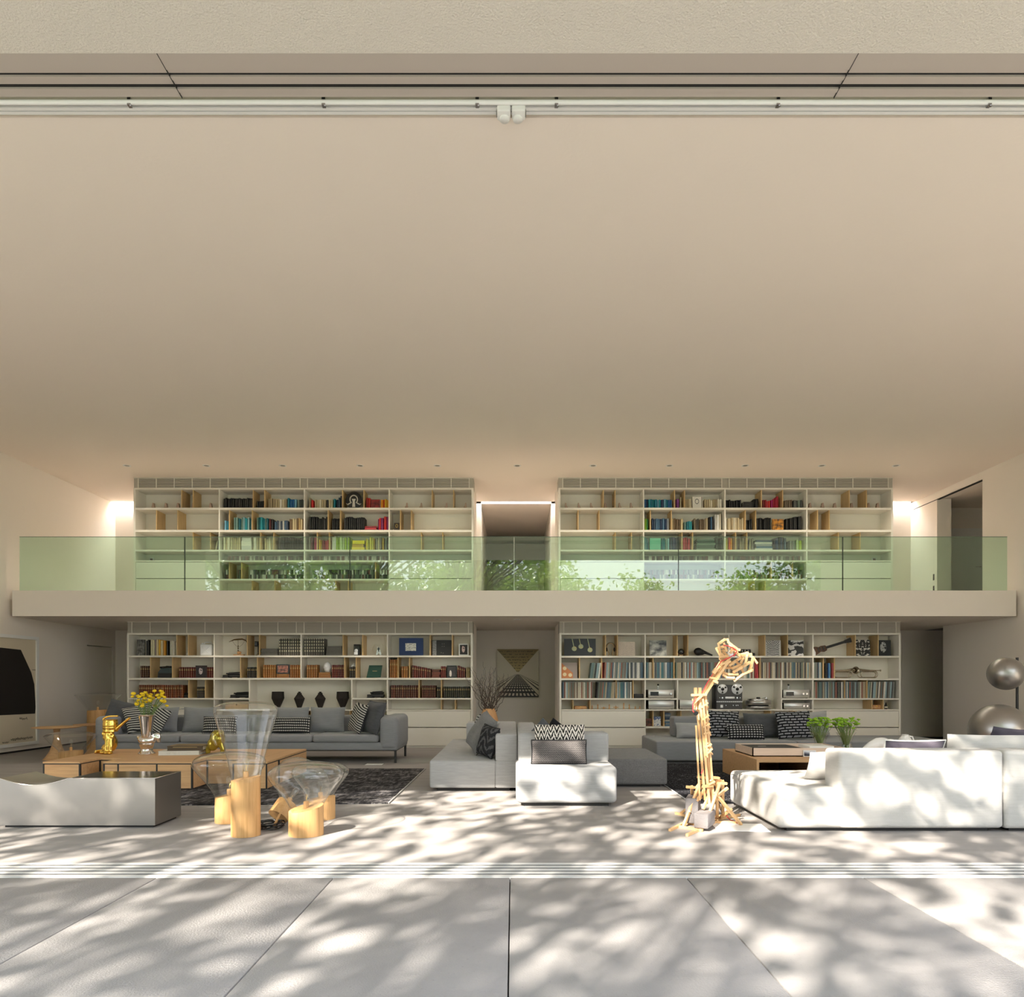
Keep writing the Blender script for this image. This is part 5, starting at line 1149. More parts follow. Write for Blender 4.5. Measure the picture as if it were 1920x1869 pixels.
obj('cabinet', MB().rbox(q(-.06,0,0).x, q(.06,0,0).x, q(0,-.06,0).y, q(0,.06,0).y, q(0,0,.005).z, q(0,0,.222).z, .006, 2), BLACKG, r); obj('cone', MB().lathe([(.034,0),(.02,.012),(.0,.014)], q(-.01,-.061,.10), 20, M=Matrix.Rotation(PI/2, 3, 'X')), CERAM, r); obj('panel', MB().box(q(-.05,0,0).x, q(.02,0,0).x, q(0,-.064,0).y, q(0,-.06,0).y, q(0,0,.02).z, q(0,0,.075).z), CERAM, r)
obj('stand', MB().lathe([(.055,0),(.055,.006)], q(0,0,0), 20), STEEL, r)
q = at(LL, LX2(860), lb[0]); r = curio('glass_terrarium', 'round clear glass bowl with a folded metal plate inside', 'glass bowl', LL, LX2(860), lb[0])
obj('bowl', MB().lathe(smooth([(.05,.002),(.11,.05),(.128,.12),(.10,.20),(.075,.235)],3), q(0,0,0), 28, cap=False), GLASS, r)
obj('plate', MB().box(-.04, .0, -.003, .003, 0, .15, 0, Matrix.Translation(q(-.02,0,.008)) @ Matrix.Rotation(.3, 4, 'Y')).box(0, .04, -.003, .003, 0, .15, 0, Matrix.Translation(q(.02,0,.008)) @ Matrix.Rotation(-.35, 4, 'Y')), STEEL, r)
NAVY = plain('navy_board', (.006, .03, .13), .5)
sb = slab('presentation_box', 'blue presentation box with white drawing label on top shelf', 'box', LL, LX2(1077), LX2(1326), 1195.5, 1228.7, NAVY, t=.05, fy=.12)
X = PX(LX2(1143), LL.y); X1 = PX(LX2(1254), LL.y); obj('label_print', MB().box(X, X1, LL.y+.113, LL.y+.117, PZ(1150+382/L5, LL.y), PZ(1150+303/L5, LL.y)), art('sketch', (.02,.02,.02), (.8,.78,.72), 2.5, 'label_sketch'), sb)
ab = slab('album', 'black photo album with silver studs on the top shelf', 'album', LL, LX2(1420), LX2(1626), 1199.5, 1228.7, BLACK, t=.06, fy=.12)
for sx, sz in ((1525, 310), (1545, 310), (1525, 335), (1545, 335), (1515, 400), (1535, 405)): obj('stud', MB().ball((PX(LX2(sx), LL.y), LL.y+.117, PZ(1150+sz/L5, LL.y)), .007, 8), STEEL, ab)
obj('spine', MB().box(PX(LX2(1424), LL.y), PX(LX2(1465), LL.y), LL.y+.113, LL.y+.118, PZ(1228, LL.y), PZ(1200, LL.y)), art('cloud', (.02,.02,.02), (.4,.4,.4), 14, 'album_spine'), ab)
slab('framed_photo', 'white framed photograph at the right end of the top shelf', 'picture frame', LL, LX2(1695), LX2(1797), 1206, 1228.7, art('portrait', (.02,.015,.015), (.75,.55,.5), 5, 'portrait_pink'), WHITE, fy=.16, group='framed photos on the shelves')
# row 2
q = at(LL, LX(472), lb[1]); r = curio('typewriter', 'dark teal rounded typewriter on the second shelf', 'typewriter', LL, LX(472), lb[1])
TEALM = plain('teal_enamel', (.03, .055, .06), .3)
obj('shell', MB().prism([(-.15,0),(.14,0),(.14,.23),(.02,.235),(-.08,.19),(-.14,.11)], q(0,-.10,0).y, q(0,.08,0).y, 'y', 0, False, Matrix.Translation((q(0,0,0).x, 0, q(0,0,0).z))), TEALM, r); obj('keyboard', MB().box(q(-.12,0,0).x, q(.13,0,0).x, q(0,-.13,0).y, q(0,-.10,0).y, q(0,0,.0).z, q(0,0,.09).z), BLACK, r); obj('roller', MB().tube([q(-.10,-.11,.20), q(.12,-.11,.215)], .018, 8), BLACKG, r)
slab('framed_photo', 'black framed photograph among the red books, second shelf', 'picture frame', LL, LX(797), LX(912), 1243, 1266, art('portrait', (.015,.012,.015), (.5,.42,.42), 6, 'portrait_dark'), plain('frame_dark', (.02,.008,.01), .3), fy=.03, shelf=1270.7, group='framed photos on the shelves')
def toy(label, c, x0, x1, yt, yb, name='model_typewriter', cat='model'):
    X0, X1 = PX(x0, c.y), PX(x1, c.y)-.02; z = SY(c, yb); h = (yb-yt)/c.S; w = X1-X0; y = c.y+.12; r = root(name, ((X0+X1)/2, y, z), label, cat)
    obj('chassis', MB().rbox(X0+.02*w, X1-.02*w, y, y+.15, z+.1*h, z+.5*h, .008, 2), BLACK, r); obj('carriage', MB().prism([(X0+.22*w, z+.45*h), (X1-.08*w, z+.45*h), (X1-.14*w, z+h), (X0+.32*w, z+.92*h)], y+.03, y+.13, 'y'), BLACK, r)
    obj('roller', MB().tube([(X0+.2*w, y+.02, z+.72*h), (X1, y+.02, z+.72*h)], h*.13, 8), BLACKG, r); obj('front', MB().prism([(X0, z), (X0+.35*w, z), (X0+.35*w, z+.45*h), (X0+.1*w, z+.25*h)], y-.03, y+.1, 'y'), BLACK, r)
    for k in (.25, .8): obj('foot', MB().box(X0+k*w, X0+(k+.12)*w, y+.01, y+.14, z, z+.12*h), BLACK, r)
toy('low black typewriter on the second shelf beside an oak divider', LL, LX(1052), LX(1254), 1259.5, lb[1])
toy('black typewriter on the third shelf left of the urns', LL, LX(1130), LX(1340), 1297, lb[2]); toy('black typewriter with round roller on the third shelf right of the urns', LL, LX2(740), LX2(930), 1295.5, lb[2]); toy('small black machine in front of the rust-brown books', LL, LX(568), LX(718), 1299, lb[2])
slab('framed_photo', 'black framed colour photograph on a tan book, second shelf', 'picture frame', LL, LX(1624), LX(1757), 1245.5, 1263.2, art('cloud', (.02,.02,.02), (.6,.25,.18), 4, 'photo_colour'), BLACKG, fy=.07, group='framed photos on the shelves')
q0 = Vector((PX(LX2(328), LL.y), LL.y+.16, PZ(1260.3, LL.y)+.001)); r = root('head_bust', q0, 'white mannequin head standing on flat books', 'bust')
blob('head', [(q0+Vector((0,0,.115)), (.072,.085,.088)), (q0+Vector((0,-.02,.06)), (.055,.065,.06)), (q0+Vector((0,-.088,.085)), (.012,.018,.022)), (q0+Vector((-.072,0,.09)), (.012,.02,.026)), (q0+Vector((.072,0,.09)), (.012,.02,.026)), (q0+Vector((0,-.075,.045)), (.02,.014,.009)), (q0+Vector((-.027,-.07,.115)), (.016,.016,.008)), (q0+Vector((.027,-.07,.115)), (.016,.016,.008))], [([q0+Vector((0,0,.004)), q0+Vector((0,0,.06))], [.05,.045])], CERAM, r, .006)
q0 = Vector((PX(LX2(605), LL.y), LL.y+.15, PZ(1250.3, LL.y)+.001)); r = root('bone_ornament', q0, 'small white bone-shaped ornament on black books', 'ornament')
obj('shaft', MB().tube([q0+Vector((-.03,0,.03)), q0+Vector((.03,0,.03))], .012, 8), CERAM, r)
for a in (-.035, .035):
    for z in (.016, .044): obj('knob', MB().ball(q0+Vector((a,0,z)), .017, 10), CERAM, r)
obj('skull', MB().ball(q0+Vector((0,0,.06)), .02, 10), CERAM, r)
X = PX(LX2(735), LL.y); z = SY(LL, lb[1]); DG = plain('green_cloth', (.008, .055, .035), .5)
r = root('leaning_book', (X, LL.y+.15, z), 'dark green book leaning askew, shown cover first', 'book')
obj('cover', MB().prism([(X, z), (X+.275, z+.01), (X+.31, z+.245), (X+.055, z+.245)], LL.y+.14, LL.y+.17, 'y'), DG, r); obj('title', MB().box(X+.12, X+.21, LL.y+.137, LL.y+.139, z+.125, z+.14), plain('gilt', (.3, .25, .12), .4), r)
slab('framed_photo', 'black framed wedding photograph among red books, second shelf right', 'picture frame', LL, LX2(1575), LX2(1676), 1247.5, lb[1], art('couple', (.05,.045,.045), (.75,.68,.62), 5), BLACKG, fy=.10, group='framed photos on the shelves')
# four dark urns
URN = m_plaster('dark_clay', (.028, .022, .019), 40, .003, .2)
for i, (x, t_) in enumerate(((514.5, 'A'), (555.3, 'B'), (595, 'B'), (637.8, 'A'))):
    X = PX(x, LL.y); y = LL.y+.2; z = SY(LL, lb[3]); r = root('urn', (X, y, z), f'{("leftmost", "second", "third", "rightmost")[i]} of four dark faceted urns in the middle niche', 'urn', 'dark faceted urns')
    if t_ == 'A': obj('vessel', MB().lathe([(.03, 0), (.125, .215), (.118, .345), (.105, .345), (.1, .25)], (X, y, z), 10, sm=False), URN, r)
    else: obj('vessel', MB().lathe([(.032, 0), (.108, .21), (.042, .30)], (X, y, z), 10, sm=False), URN, r); obj('neck', MB().lathe([(.045, .28), (.045, .32), (.025, .322), (.025, .345)], (X, y, z), 10, sm=False), URN, r)
def crate(label, c, x0, x1, yt, yb, m, name='wooden_box'):
    X0, X1 = PX(x0, c.y)+.012, PX(x1, c.y)-.012; z = SY(c, yb); h = (yb-yt)/c.S; y = c.y+.1; r = root(name, ((X0+X1)/2, y, z), label, 'box')
    obj('body', MB().rbox(X0, X1, y, y+.2, z, z+h*.72, .004, 1), m, r); obj('lid', MB().rbox(X0+.012, X1-.006, y-.006, y+.205, z+h*.72, z+h, .004, 1), m, r)
    obj('clasp', MB().box((X0+X1)/2-.012, (X0+X1)/2+.012, y-.01, y, z+h*.55, z+h*.8), GOLD, r)
crate('tan wooden box on the low shelf behind the tall lamp', LL, LX(1080), LX(1332), 1316.5, lb[3], OAK); crate('flat brown wooden box on the low shelf above the dark pillows', LL, LX2(672), LX2(900), 1322, lb[3], CLAYW)
mg = obj('magazine', MB().box(PX(LX(635), LL.y), PX(LX(740), LL.y), LL.y+.08, LL.y+.3, SY(LL, lb[3]), SY(LL, lb[3])+.018), plain('magazine_grey', (.4,.4,.38), .5), None, 'grey magazine lying on the low shelf behind the yellow flowers', 'magazine')

# lower right row 1
sl_ = 'record cover'; gsl = 'record covers shown face out'
slab('guitar_book', 'large black open book showing three guitars', 'book', LR, RX1(980), RX1(1306), 1197, rb[0], art('guitars', (.008,.008,.012)), t=.03)
q = at(LR, RX1(1466), rb[0]); r = curio('headphones', 'headphones hanging on a bent plywood stand', 'headphones', LR, RX1(1466), rb[0])
obj('stand', MB().tube([q(.075*math.cos(t), 0, .17+.085*math.sin(t)) for t in [PI*k/12 for k in range(13)]], .008, 6).tube([q(.075,0,.17), q(.03,0,.05), q(.05,0,.005)], .008, 6).tube([q(-.075,0,.17), q(-.03,0,.05), q(-.05,0,.005)], .008, 6), OAK, r)
obj('headband', MB().tube([q(.09*math.cos(t), 0, .175+.09*math.sin(t)) for t in [PI*k/12 for k in range(13)]], .006, 6), BLACK, r)
for s in (-1, 1): obj('ear_cup', MB().ball(q(s*.076,0,.13), (.02,.035,.045), 12), BLACKG, r)
slab('record_cover', 'beige record cover with faint line drawing', sl_, LR, RX1(1540), RX1(1715), 1202.7, rb[0], art('sketch', (.35,.25,.2), (.66,.55,.45), 9, 'cover_lines'), group=gsl, lean=.06)
slab('record_cover', 'dark grey record cover with pale plume', sl_, LR, RX2(165), RX2(340), 1200, rb[0], art('cloud', (.06,.065,.075), (.5,.5,.45), 2.2, 'cover_plume'), group=gsl, lean=.06)
q = at(LR, RX2(495), rb[0]); r = curio('desk_clock', 'small round dark clock on a wooden foot', 'clock', LR, RX2(495), rb[0]); obj('face', MB().lathe([(.056,0),(.058,.02),(.05,.026),(0,.027)], q(0,-.03,.085), 24, M=Matrix.Rotation(PI/2, 3, 'X')), BLACKG, r); obj('rim', MB().lathe([(.058,0),(.062,.012),(.058,.024)], q(0,-.035,.085), 24, M=Matrix.Rotation(PI/2, 3, 'X'), cap=False), STEEL, r); obj('foot', MB().box(q(-.03,0,0).x, q(.03,0,0).x, q(0,-.04,0).y, q(0,.02,0).y, q(0,0,0).z, q(0,0,.03).z), OAK, r)
q = at(LR, RX2(690), rb[0]); r = curio('instrument_case', 'black tapered instrument case lying on the top right shelf', 'case', LR, RX2(690), rb[0])
blob('case_body', [(q(-.02,0,.09), (.085,.07,.078)), (q(.04,0,.075), (.07,.055,.055))], [([q(.0,0,.12), q(.12,0,.07), q(.26,0,.016)], [.045,.03,.016])], BLACK, r, .008)
q = at(LR, RX2(1170), rb[0]); r = curio('camera_lenses', 'row of black lenses and straps beside the stick lamp head', 'lenses', LR, RX2(1170), rb[0])
obj('long_lens', MB().tube([q(-.15,0,.10), q(.1,0,.10)], .034, 12), BLACK, r); obj('short_lens', MB().tube([q(-.05,0,.033), q(.18,0,.033)], .033, 12), BLACKG, r); obj('rest', MB().box(q(-.14,0,0).x, q(-.06,0,0).x, q(0,-.04,0).y, q(0,.04,0).y, q(0,0,0).z, q(0,0,.07).z), BLACK, r)
for k in (-.08, -.02, .04): obj('ring', MB().tube([q(k,0,.10), q(k+.012,0,.10)], .038, 12), STEEL, r)
slab('record_cover', 'white record cover with rippled black lines', sl_, LR, RX2(1360), RX2(1526), 1200, rb[0], art('ripple', (.04,.04,.04), (.62,.60,.57), 7), group=gsl, lean=.05)
slab('record_cover', 'black and white marbled record cover', sl_, LR, RX2(1597), RX2(1761), 1200, rb[0], art('swirl', (.015,.015,.015), (.62,.60,.58), 4), group=gsl, lean=.05)
slab('record_cover', 'black record cover with white mirrored ornament', sl_, LR, RX3(496), RX3(626), 1199, rb[0], art('mirror', (.012,.01,.01), (.68,.64,.58), 6), group=gsl, lean=.05)
slab('record_cover', 'dark record cover with a pale figure, right end of shelf', sl_, LR, RX3(685), RX3(806), 1199.5, rb[0], art('portrait', (.012,.014,.016), (.42,.42,.40), 5, 'portrait_grey'), group=gsl, lean=.05)
# small guitar lying at a slant
gy_ = LR.y+.16; M0 = Matrix.Translation((PX(RX3(156), LR.y), gy_, PZ(1219.8, LR.y))) @ Matrix.Rotation(-.30, 4, 'Y')
r = root('guitar', (PX(RX3(150), LR.y), gy_, SY(LR, rb[0])), 'small brown solid-body guitar resting at a slant on the shelf', 'guitar')
GBR = m_oak('guitar_wood', (.11, .05, .025), (.06, .028, .015))
body = [(-.06,-.07),(-.02,-.088),(.05,-.07),(.11,-.045),(.17,-.07),(.23,-.055),(.25,0),(.22,.05),(.15,.06),(.10,.045),(.04,.075),(-.02,.09),(-.06,.06)]
obj('body', MB().prism(body, -.02, .02, 'y', 0, False, M0), GBR, r); obj('tail_plate', MB().prism([(-.065,-.075),(-.02,-.09),(-.0,-.03),(-.01,.04),(-.03,.09),(-.065,.06)], -.03, -.02, 'y', 0, False, M0), CERAM, r)
obj('neck', MB().box(.22, .62, -.03, -.008, -.024, .024, 0, M0), BLACK, r); obj('headstock', MB().prism([(.6,-.03),(.74,-.045),(.74,.05),(.6,.03)], -.028, -.01, 'y', 0, False, M0), BLACKG, r)
for k in range(3):
    for s in (-1, 1): obj('tuner', MB().ball(M0 @ Vector((.63+.04*k, -.02, s*.052)), .009, 8), STEEL, r)
for k in range(3): obj('pickup', MB().box(.06+.05*k, .085+.05*k, -.026, -.02, -.04, .04, 0, M0), BLACKG, r)
# row 2: picture box, trumpet
n = NT('art_orange_dots'); v = n.co('Generated'); x, y, z = n.sep(v); f = None
for cx, cz in ((.2, .63), (.2, .24), (.55, .2)):
    g = n.m('LESS_THAN', n.m('ADD', n.m('POWER', n.m('SUBTRACT', x, cx), 2.0), n.m('POWER', n.m('SUBTRACT', z, cz), 2.0)), .014); f = g if f is None else n.m('ADD', f, g)
orr = n.m('MULTIPLY', n.m('LESS_THAN', x, .72), n.m('LESS_THAN', n.m('ADD', z, n.m('MULTIPLY', x, .9)), .98))
DOTS = n.set(n.mix(f, n.mix(orr, (.33, .27, .24), (.55, .20, .07)), (.78, .66, .42)), .5)
slab('record_cover', 'grey record cover with orange shape and three pale dots', sl_, LR, RX1(952), RX1(1116), 1242, rb[1], DOTS, group=gsl, lean=.05)
NICK = plain('aged_nickel', (.42, .36, .27), .25, 1)
q = at(LR, RX3(525), rb[1], .18); r = curio('trumpet', 'pair of old nickel bugles lying on the second right shelf', 'bugle', LR, RX3(525), rb[1])
k_ = 1/97*1.0
def TQ(zx, zy, dy=0): return Vector((PX(RX3(zx), LR.y), LR.y+.18+dy, PZ(1150+zy/4.571, LR.y)))
def loop(x0, x1, y0, y1, dy):
    rr = (y1-y0)/2; cy = (y0+y1)/2; pts = [(x0+rr+(x1-x0-2*rr)*k/6, y0) for k in range(7)]+[(x1-rr+rr*math.sin(a), cy-rr*math.cos(a)) for a in [PI*k/8 for k in range(9)]]+[(x1-rr-(x1-x0-2*rr)*k/6, y1) for k in range(7)]+[(x0+rr-rr*math.sin(a), cy+rr*math.cos(a)) for a in [PI*k/8 for k in range(9)]]
    obj('tubing', MB().tube([TQ(a, b, dy) for a, b in pts], .010, 7), NICK, r)
loop(316, 470, 492, 550, 0); loop(560, 708, 492, 550, 0); loop(335, 490, 500, 548, .03); loop(540, 700, 498, 548, .03)
obj('leadpipe', MB().tube([TQ(320, 490), TQ(420, 488), TQ(500, 478)], [.011, .014, .03], 10), NICK, r); obj('leadpipe', MB().tube([TQ(735, 488), TQ(640, 487), TQ(530, 480)], [.008, .012, .026], 10), NICK, r)
obj('bell', MB().lathe(smooth([(.02, .12), (.03, .06), (.045, .02), (.072, -.0), (.068, .004)], 3), TQ(505, 486, -.06), 24, M=Matrix.Rotation(-PI/2, 3, 'X'), cap=False), NICK, r); obj('mouthpiece', MB().lathe([(.008, 0), (.02, .02), (.02, .03)], TQ(722, 488), 12, M=Matrix.Rotation(PI/2, 3, 'Y')), NICK, r)
# hi-fi
ALU = plain('brushed_aluminium', (.62, .61, .59), .35, .7)
def amp(label, c, x0, x1, yt, yb, knobs, disp=None, side=5):
    X0, X1 = PX(x0, c.y), PX(x1, c.y); z = SY(c, yb); zt = PZ(yt, c.y); y = c.y+.05; r = root('amplifier', ((X0+X1)/2, y, z), label, 'amplifier', 'hi-fi components')
    obj('casing', MB().box(X0+.01, X1-.01, y+.012, y+.30, z+.012, zt-.006), BLACK, r); f = obj('faceplate', MB().rbox(X0, X1, y, y+.014, z+.01, zt, .003, 1), ALU, r)
    for k in (X0+.03, X1-.06): obj('foot', MB().box(k, k+.03, y+.02, y+.05, z, z+.013), BLACK, r)
    for kx, kr in knobs: obj('knob', MB().lathe([(kr, 0), (kr, .02), (kr*.85, .024)], (X0+(X1-X0)*kx, y, (z+zt)/2+.003), 18, M=Matrix.Rotation(PI/2, 3, 'X')), STEEL, f)
    if disp: obj('display', MB().box(X0+(X1-X0)*disp[0], X0+(X1-X0)*disp[1], y-.002, y, z+(zt-z)*.3, z+(zt-z)*.75), BLACKG, f)
    return r
amp('silver amplifier with dark display, left hi-fi stack, upper unit', LR, RX2(145), RX2(412), 1292.8, rb[2], [(.87, .022)], (.08, .4))
amp('plain silver power amplifier, left hi-fi stack, lower unit', LR, RX2(147), RX2(416), 1312.8, 1329.8, [])
amp('silver amplifier with two knobs, right hi-fi stack, upper unit', LR, RX2(1540), RX2(1812), 1293, rb[2], [(.75, .022), (.88, .022)], (.1, .4))
amp('silver amplifier with two knobs, right hi-fi stack, lower unit', LR, RX2(1545), RX2(1816), 1318, 1329.8, [(.75, .022), (.88, .022)])
amp('black and silver unit behind the stick lamp mast', LR, RX2(470), RX2(775), 1312, 1329.8, [(.9, .012)], (.6, .95))
for x, wd in ((258, 'left'), (1613, 'right')):
    q = Vector((PX(RX2(x), LR.y), LR.y+.15, PZ(1292.8, LR.y)+.0012)); r = root('astronaut_figurine', q, f'tiny chrome and white figurine on the {wd} hi-fi stack', 'figurine', 'figurines on the amplifiers')
    obj('body', MB().lathe(smooth([(.016, 0), (.02, .02), (.014, .04), (.02, .06), (.012, .075)], 3), q, 14), CERAM, r); obj('head', MB().ball(q+Vector((0, 0, .09)), .02, 12), BLACKG, r)
bxk = obj('player_box', MB().rbox(PX(RX1(1702), LR.y), PX(RX1(1798), LR.y), LR.y+.08, LR.y+.28, SY(LR, rb[2]), SY(LR, rb[2])+.08, .006, 2), BLACK, None, 'black box right of the records on the third right shelf', 'box')
# reel-to-reel
X0, X1 = PX(RX2(850), LR.y), PX(RX2(1115), LR.y); z = SY(LR, 1329.8); y = LR.y+.05
r = root('tape_recorder', ((X0+X1)/2, y, z), 'black reel-to-reel tape recorder with two white reels', 'tape recorder')
H2 = (1329.8-1284)/97.0
DKM = plain('recorder_face', (.045, .04, .036), .4)
obj('cabinet', MB().rbox(X0-.02, X1, y+.015, y+.25, z, z+H2, .006, 1), BLACK, r); obj('deck', MB().box(X0, X1, y, y+.016, z+H2*.33, z+H2), DKM, r); lo = obj('control_panel', MB().box(X0, X1, y-.004, y+.016, z, z+H2*.29), DKM, r)
obj('trim_strip', MB().box(X0, X1, y-.006, y+.014, z+H2*.29, z+H2*.33), ALU, r)
for k in range(12): obj('marker', MB().box(X0+.02+k*.04, X0+.042+k*.04, y-.008, y-.006, z+H2*.302, z+H2*.318), BLACK, lo)
for cx, R in ((910, .094), (1062, .108)):
    c = Vector((PX(RX2(cx), LR.y), y-.004, PZ(1150+778/L5, LR.y))); rl = obj('reel', MB().lathe([(R, 0), (R, .008), (.0, .009)], c, 32, M=Matrix.Rotation(PI/2, 3, 'X')), CERAM, r)
    obj('hub', MB().lathe([(.03, .008), (.03, .022), (.0, .023)], c, 18, M=Matrix.Rotation(PI/2, 3, 'X')), BLACKG, rl)
    for k in range(3):
        a = k*2*PI/3+.5; d = Vector((math.cos(a), 0, math.sin(a))); e = Vector((-math.sin(a), 0, math.cos(a))); o_ = c+Vector((0, -.0095, 0))
        obj('cutout', MB().add([o_+d*R*.45-e*R*.10, o_+d*R*.85-e*R*.22, o_+d*R*.9, o_+d*R*.85+e*R*.22, o_+d*R*.45+e*R*.10], [(0,1,2,3,4)]), BLACK, rl)
zc = PZ(1150+868/L5, LR.y)
obj('head_cover', MB().rbox(PX(RX2(938), LR.y), PX(RX2(1036), LR.y), y-.02, y, zc-.02, zc+.02, .009, 2), CERAM, r)
for k in (908, 1060, 880, 1090): obj('guide', MB().lathe([(.018 if k in (908, 1060) else .009, 0), (.016 if k in (908, 1060) else .008, .02)], (PX(RX2(k), LR.y), y, zc), 14, M=Matrix.Rotation(PI/2, 3, 'X')), STEEL, r)
obj('meter', MB().box(PX(RX2(890), LR.y), PX(RX2(916), LR.y), y-.008, y-.004, z+.03, z+.085), CERAM, lo)
for k in (945, 1020, 1050, 1068): obj('knob', MB().lathe([(.01, 0), (.01, .014)], (PX(RX2(k), LR.y), y-.004, z+.075), 12, M=Matrix.Rotation(PI/2, 3, 'X')), STEEL, lo)
# turntable
q = at(LR, RX2(1298), 1329.8, .14); r = curio('turntable', 'round silver turntable on the hi-fi shelf', 'turntable', LR, RX2(1298), 1329.8, .14)
SILV = plain('satin_silver', (.50, .49, .47), .3, .9)
obj('base', MB().lathe([(.20, .012), (.235, .015), (.235, .055), (.225, .06), (.1, .06)], q(0,0,0), 40), SILV, r); obj('plinth_ring', MB().lathe([(.215, .085), (.24, .09), (.24, .165), (.22, .175), (.1, .175)], q(0,0,0), 40), SILV, r)
obj('spacer', MB().lathe([(.19, .058), (.19, .088)], q(0,0,0), 30), BLACK, r)
for k in range(3): obj('foot', MB().lathe([(.03, 0), (.03, .014)], q(.17*math.cos(k*2.1), .12*math.sin(k*2.1), 0), 12), BLACK, r)
pl = obj('platter', MB().lathe([(.19, .175), (.19, .20), (.0, .202)], q(-.015,0,0), 40), STEEL, r); obj('clamp', MB().lathe([(.034, .2), (.036, .232), (.02, .235)], q(-.0,0,0), 16), BLACK, pl)
ta = obj('tonearm', MB().tube([q(.15,.0,.225), q(.10,-.08,.222), q(.04,-.12,.212)], .006, 6), STEEL, r); obj('pivot', MB().lathe([(.022, .17), (.022, .235)], q(.155,.0,0), 14), STEEL, ta)
# row 4 little wooden figures, boxes
for i, (x, h, kd) in enumerate(((1272, .075, 0), (1330, .095, 0), (1393, .05, 1), (1450, .095, 0), (1518, .07, 1), (1600, .12, 0), (1658, .095, 0), (1720, .06, 0), (1768, .06, 0))):
    q = Vector((PX(RX1(x), LR.y), LR.y+.14, SY(LR, 1329.8))); r = root('wooden_figure', q, f'{ORD[i]} small carved wooden figure from the left, below the records', 'figurine', 'small carved wooden figures')
    obj('torso', MB().lathe(smooth([(.012, 0), (.016, h*.2), (.010, h*.5), (.016, h*.75), (.006, h*.8)], 2), q, 10), CLAYW, r); obj('head', MB().ball(q+Vector((0, 0, h*.9)), h*.12, 8), CLAYW, r)
    if kd: obj('arms', MB().box(q.x-.05, q.x+.05, q.y-.008, q.y+.008, q.z+h*.35, q.z+h*.6), CLAYW, r)
crate('flat oak box between oak dividers, low right shelf', LR, RX1(1080), RX1(1222), 1324, 1329.8, CLAYW); crate('small brown box between oak dividers, far right low shelf', LR, RX3(637), RX3(722), 1322, 1329.8, CLAYW)
q = Vector((PX(RX3(765), LR.y), LR.y+.12, SY(LR, 1329.8))); r = root('bottle', q, 'small black bottle at the far right of the low shelf', 'bottle'); obj('glass', MB().lathe(smooth([(.025, 0), (.027, .07), (.012, .10), (.012, .125)], 3), q, 14), BLACKG, r); obj('label', MB().lathe([(.0275, .02), (.0278, .055)], q, 14, cap=False), PAGES, r)
slab('record_cover', 'black cover with orange emblem in the lowest open shelf', sl_, LR, RX2(118), RX2(188), 1347.5, 1362, art('cloud', (.01,.01,.01), (.2,.06,.03), 3, 'cover_black'), group=gsl); slab('record_cover', 'white and blue cover in the lowest open shelf', sl_, LR, RX2(202), RX2(280), 1344, 1362, art('swirl', (.1,.15,.3), (.7,.7,.7), 1.2, 'cover_bluewhite'), group=gsl)
PAL['mixed2'] = PAL['mixed']; CNAME[id(LR)] = 'lower right bookcase'; stack(LR, 5, 1362, RX2(316), RX2(380), 1337, 'bluegrey', 8)

# face-out books, plaque, wedges in the upper cases
def face(label, c, x0, x1, yt, yb, m): return slab('display_book', label, 'book', c, x0, x1, yt, yb, m, t=.03, fy=.06, group='books shown cover first')
face('dark red book shown cover first, upper left bookcase', UL, 560+757/U, 560+853/U, 935, yb[0], art('cloud', (.05,.004,.004), (.3,.02,.02), 3, 'cover_darkred'))
face('white square book with a ring emblem, upper right bookcase', UR, 1190+622/U, 1190+714/U, 930, yb[0], art('rings', (.1,.1,.1), (.72,.68,.6)))
face('black book with a glowing orange picture, upper right bookcase', UR, 1190+1472/U, 1190+1588/U, 972, yb[1], art('cloud', (.008,.006,.006), (.75,.30,.02), 3.5, 'cover_orange'))
face('mint green book shown cover first, upper right bookcase', UR, 1190+167/U, 1190+283/U, 1008, yb[2], plain('mint_cloth', (.13, .45, .30), .6))
face('dark brown book with gold oval, upper left bookcase right bay', UL, 560+1004/U, 560+1062/U, 979, yb[1], art('rings', (.45,.3,.05), (.035,.02,.012), 5, 'cover_oval'))
c = Vector((PX(661.2, UL.y), UL.y+.12, SY(UL, yb[0])+.168)); r = root('round_plaque', (c.x, c.y, SY(UL, yb[0])), 'round black plaque with a pale abstract emblem on the top shelf', 'plaque')
dk = obj('disc', MB().lathe([(.165, 0), (.168, .02), (.16, .025), (0, .025)], c, 36, M=Matrix.Rotation(PI/2, 3, 'X')), BLACK, r)
IV = plain('ivory_inlay', (.62, .58, .5), .5)
obj('ring', MB().tube([c+Vector((.075*math.cos(t), -.028, .015+.085*math.sin(t))) for t in [-.9+k*(PI+1.8)/16 for k in range(17)]], .012, 6), IV, dk)
for s in (-1, 1):
    obj('ray', MB().tube([c+Vector((s*.06, -.028, -.05)), c+Vector((s*.12, -.028, -.085)), c+Vector((s*.15, -.028, -.06))], [.012, .014, .004], 6), IV, dk)
obj('emblem', MB().prism([(c.x-.03, c.z-.13), (c.x+.03, c.z-.13), (c.x+.02, c.z-.02), (c.x+.04, c.z+.03), (c.x-.04, c.z+.03), (c.x-.02, c.z-.02)], c.y-.03, c.y-.024, 'y'), IV, dk)
WEDGE = plain('pink_clay', (.48, .34, .26), .7)
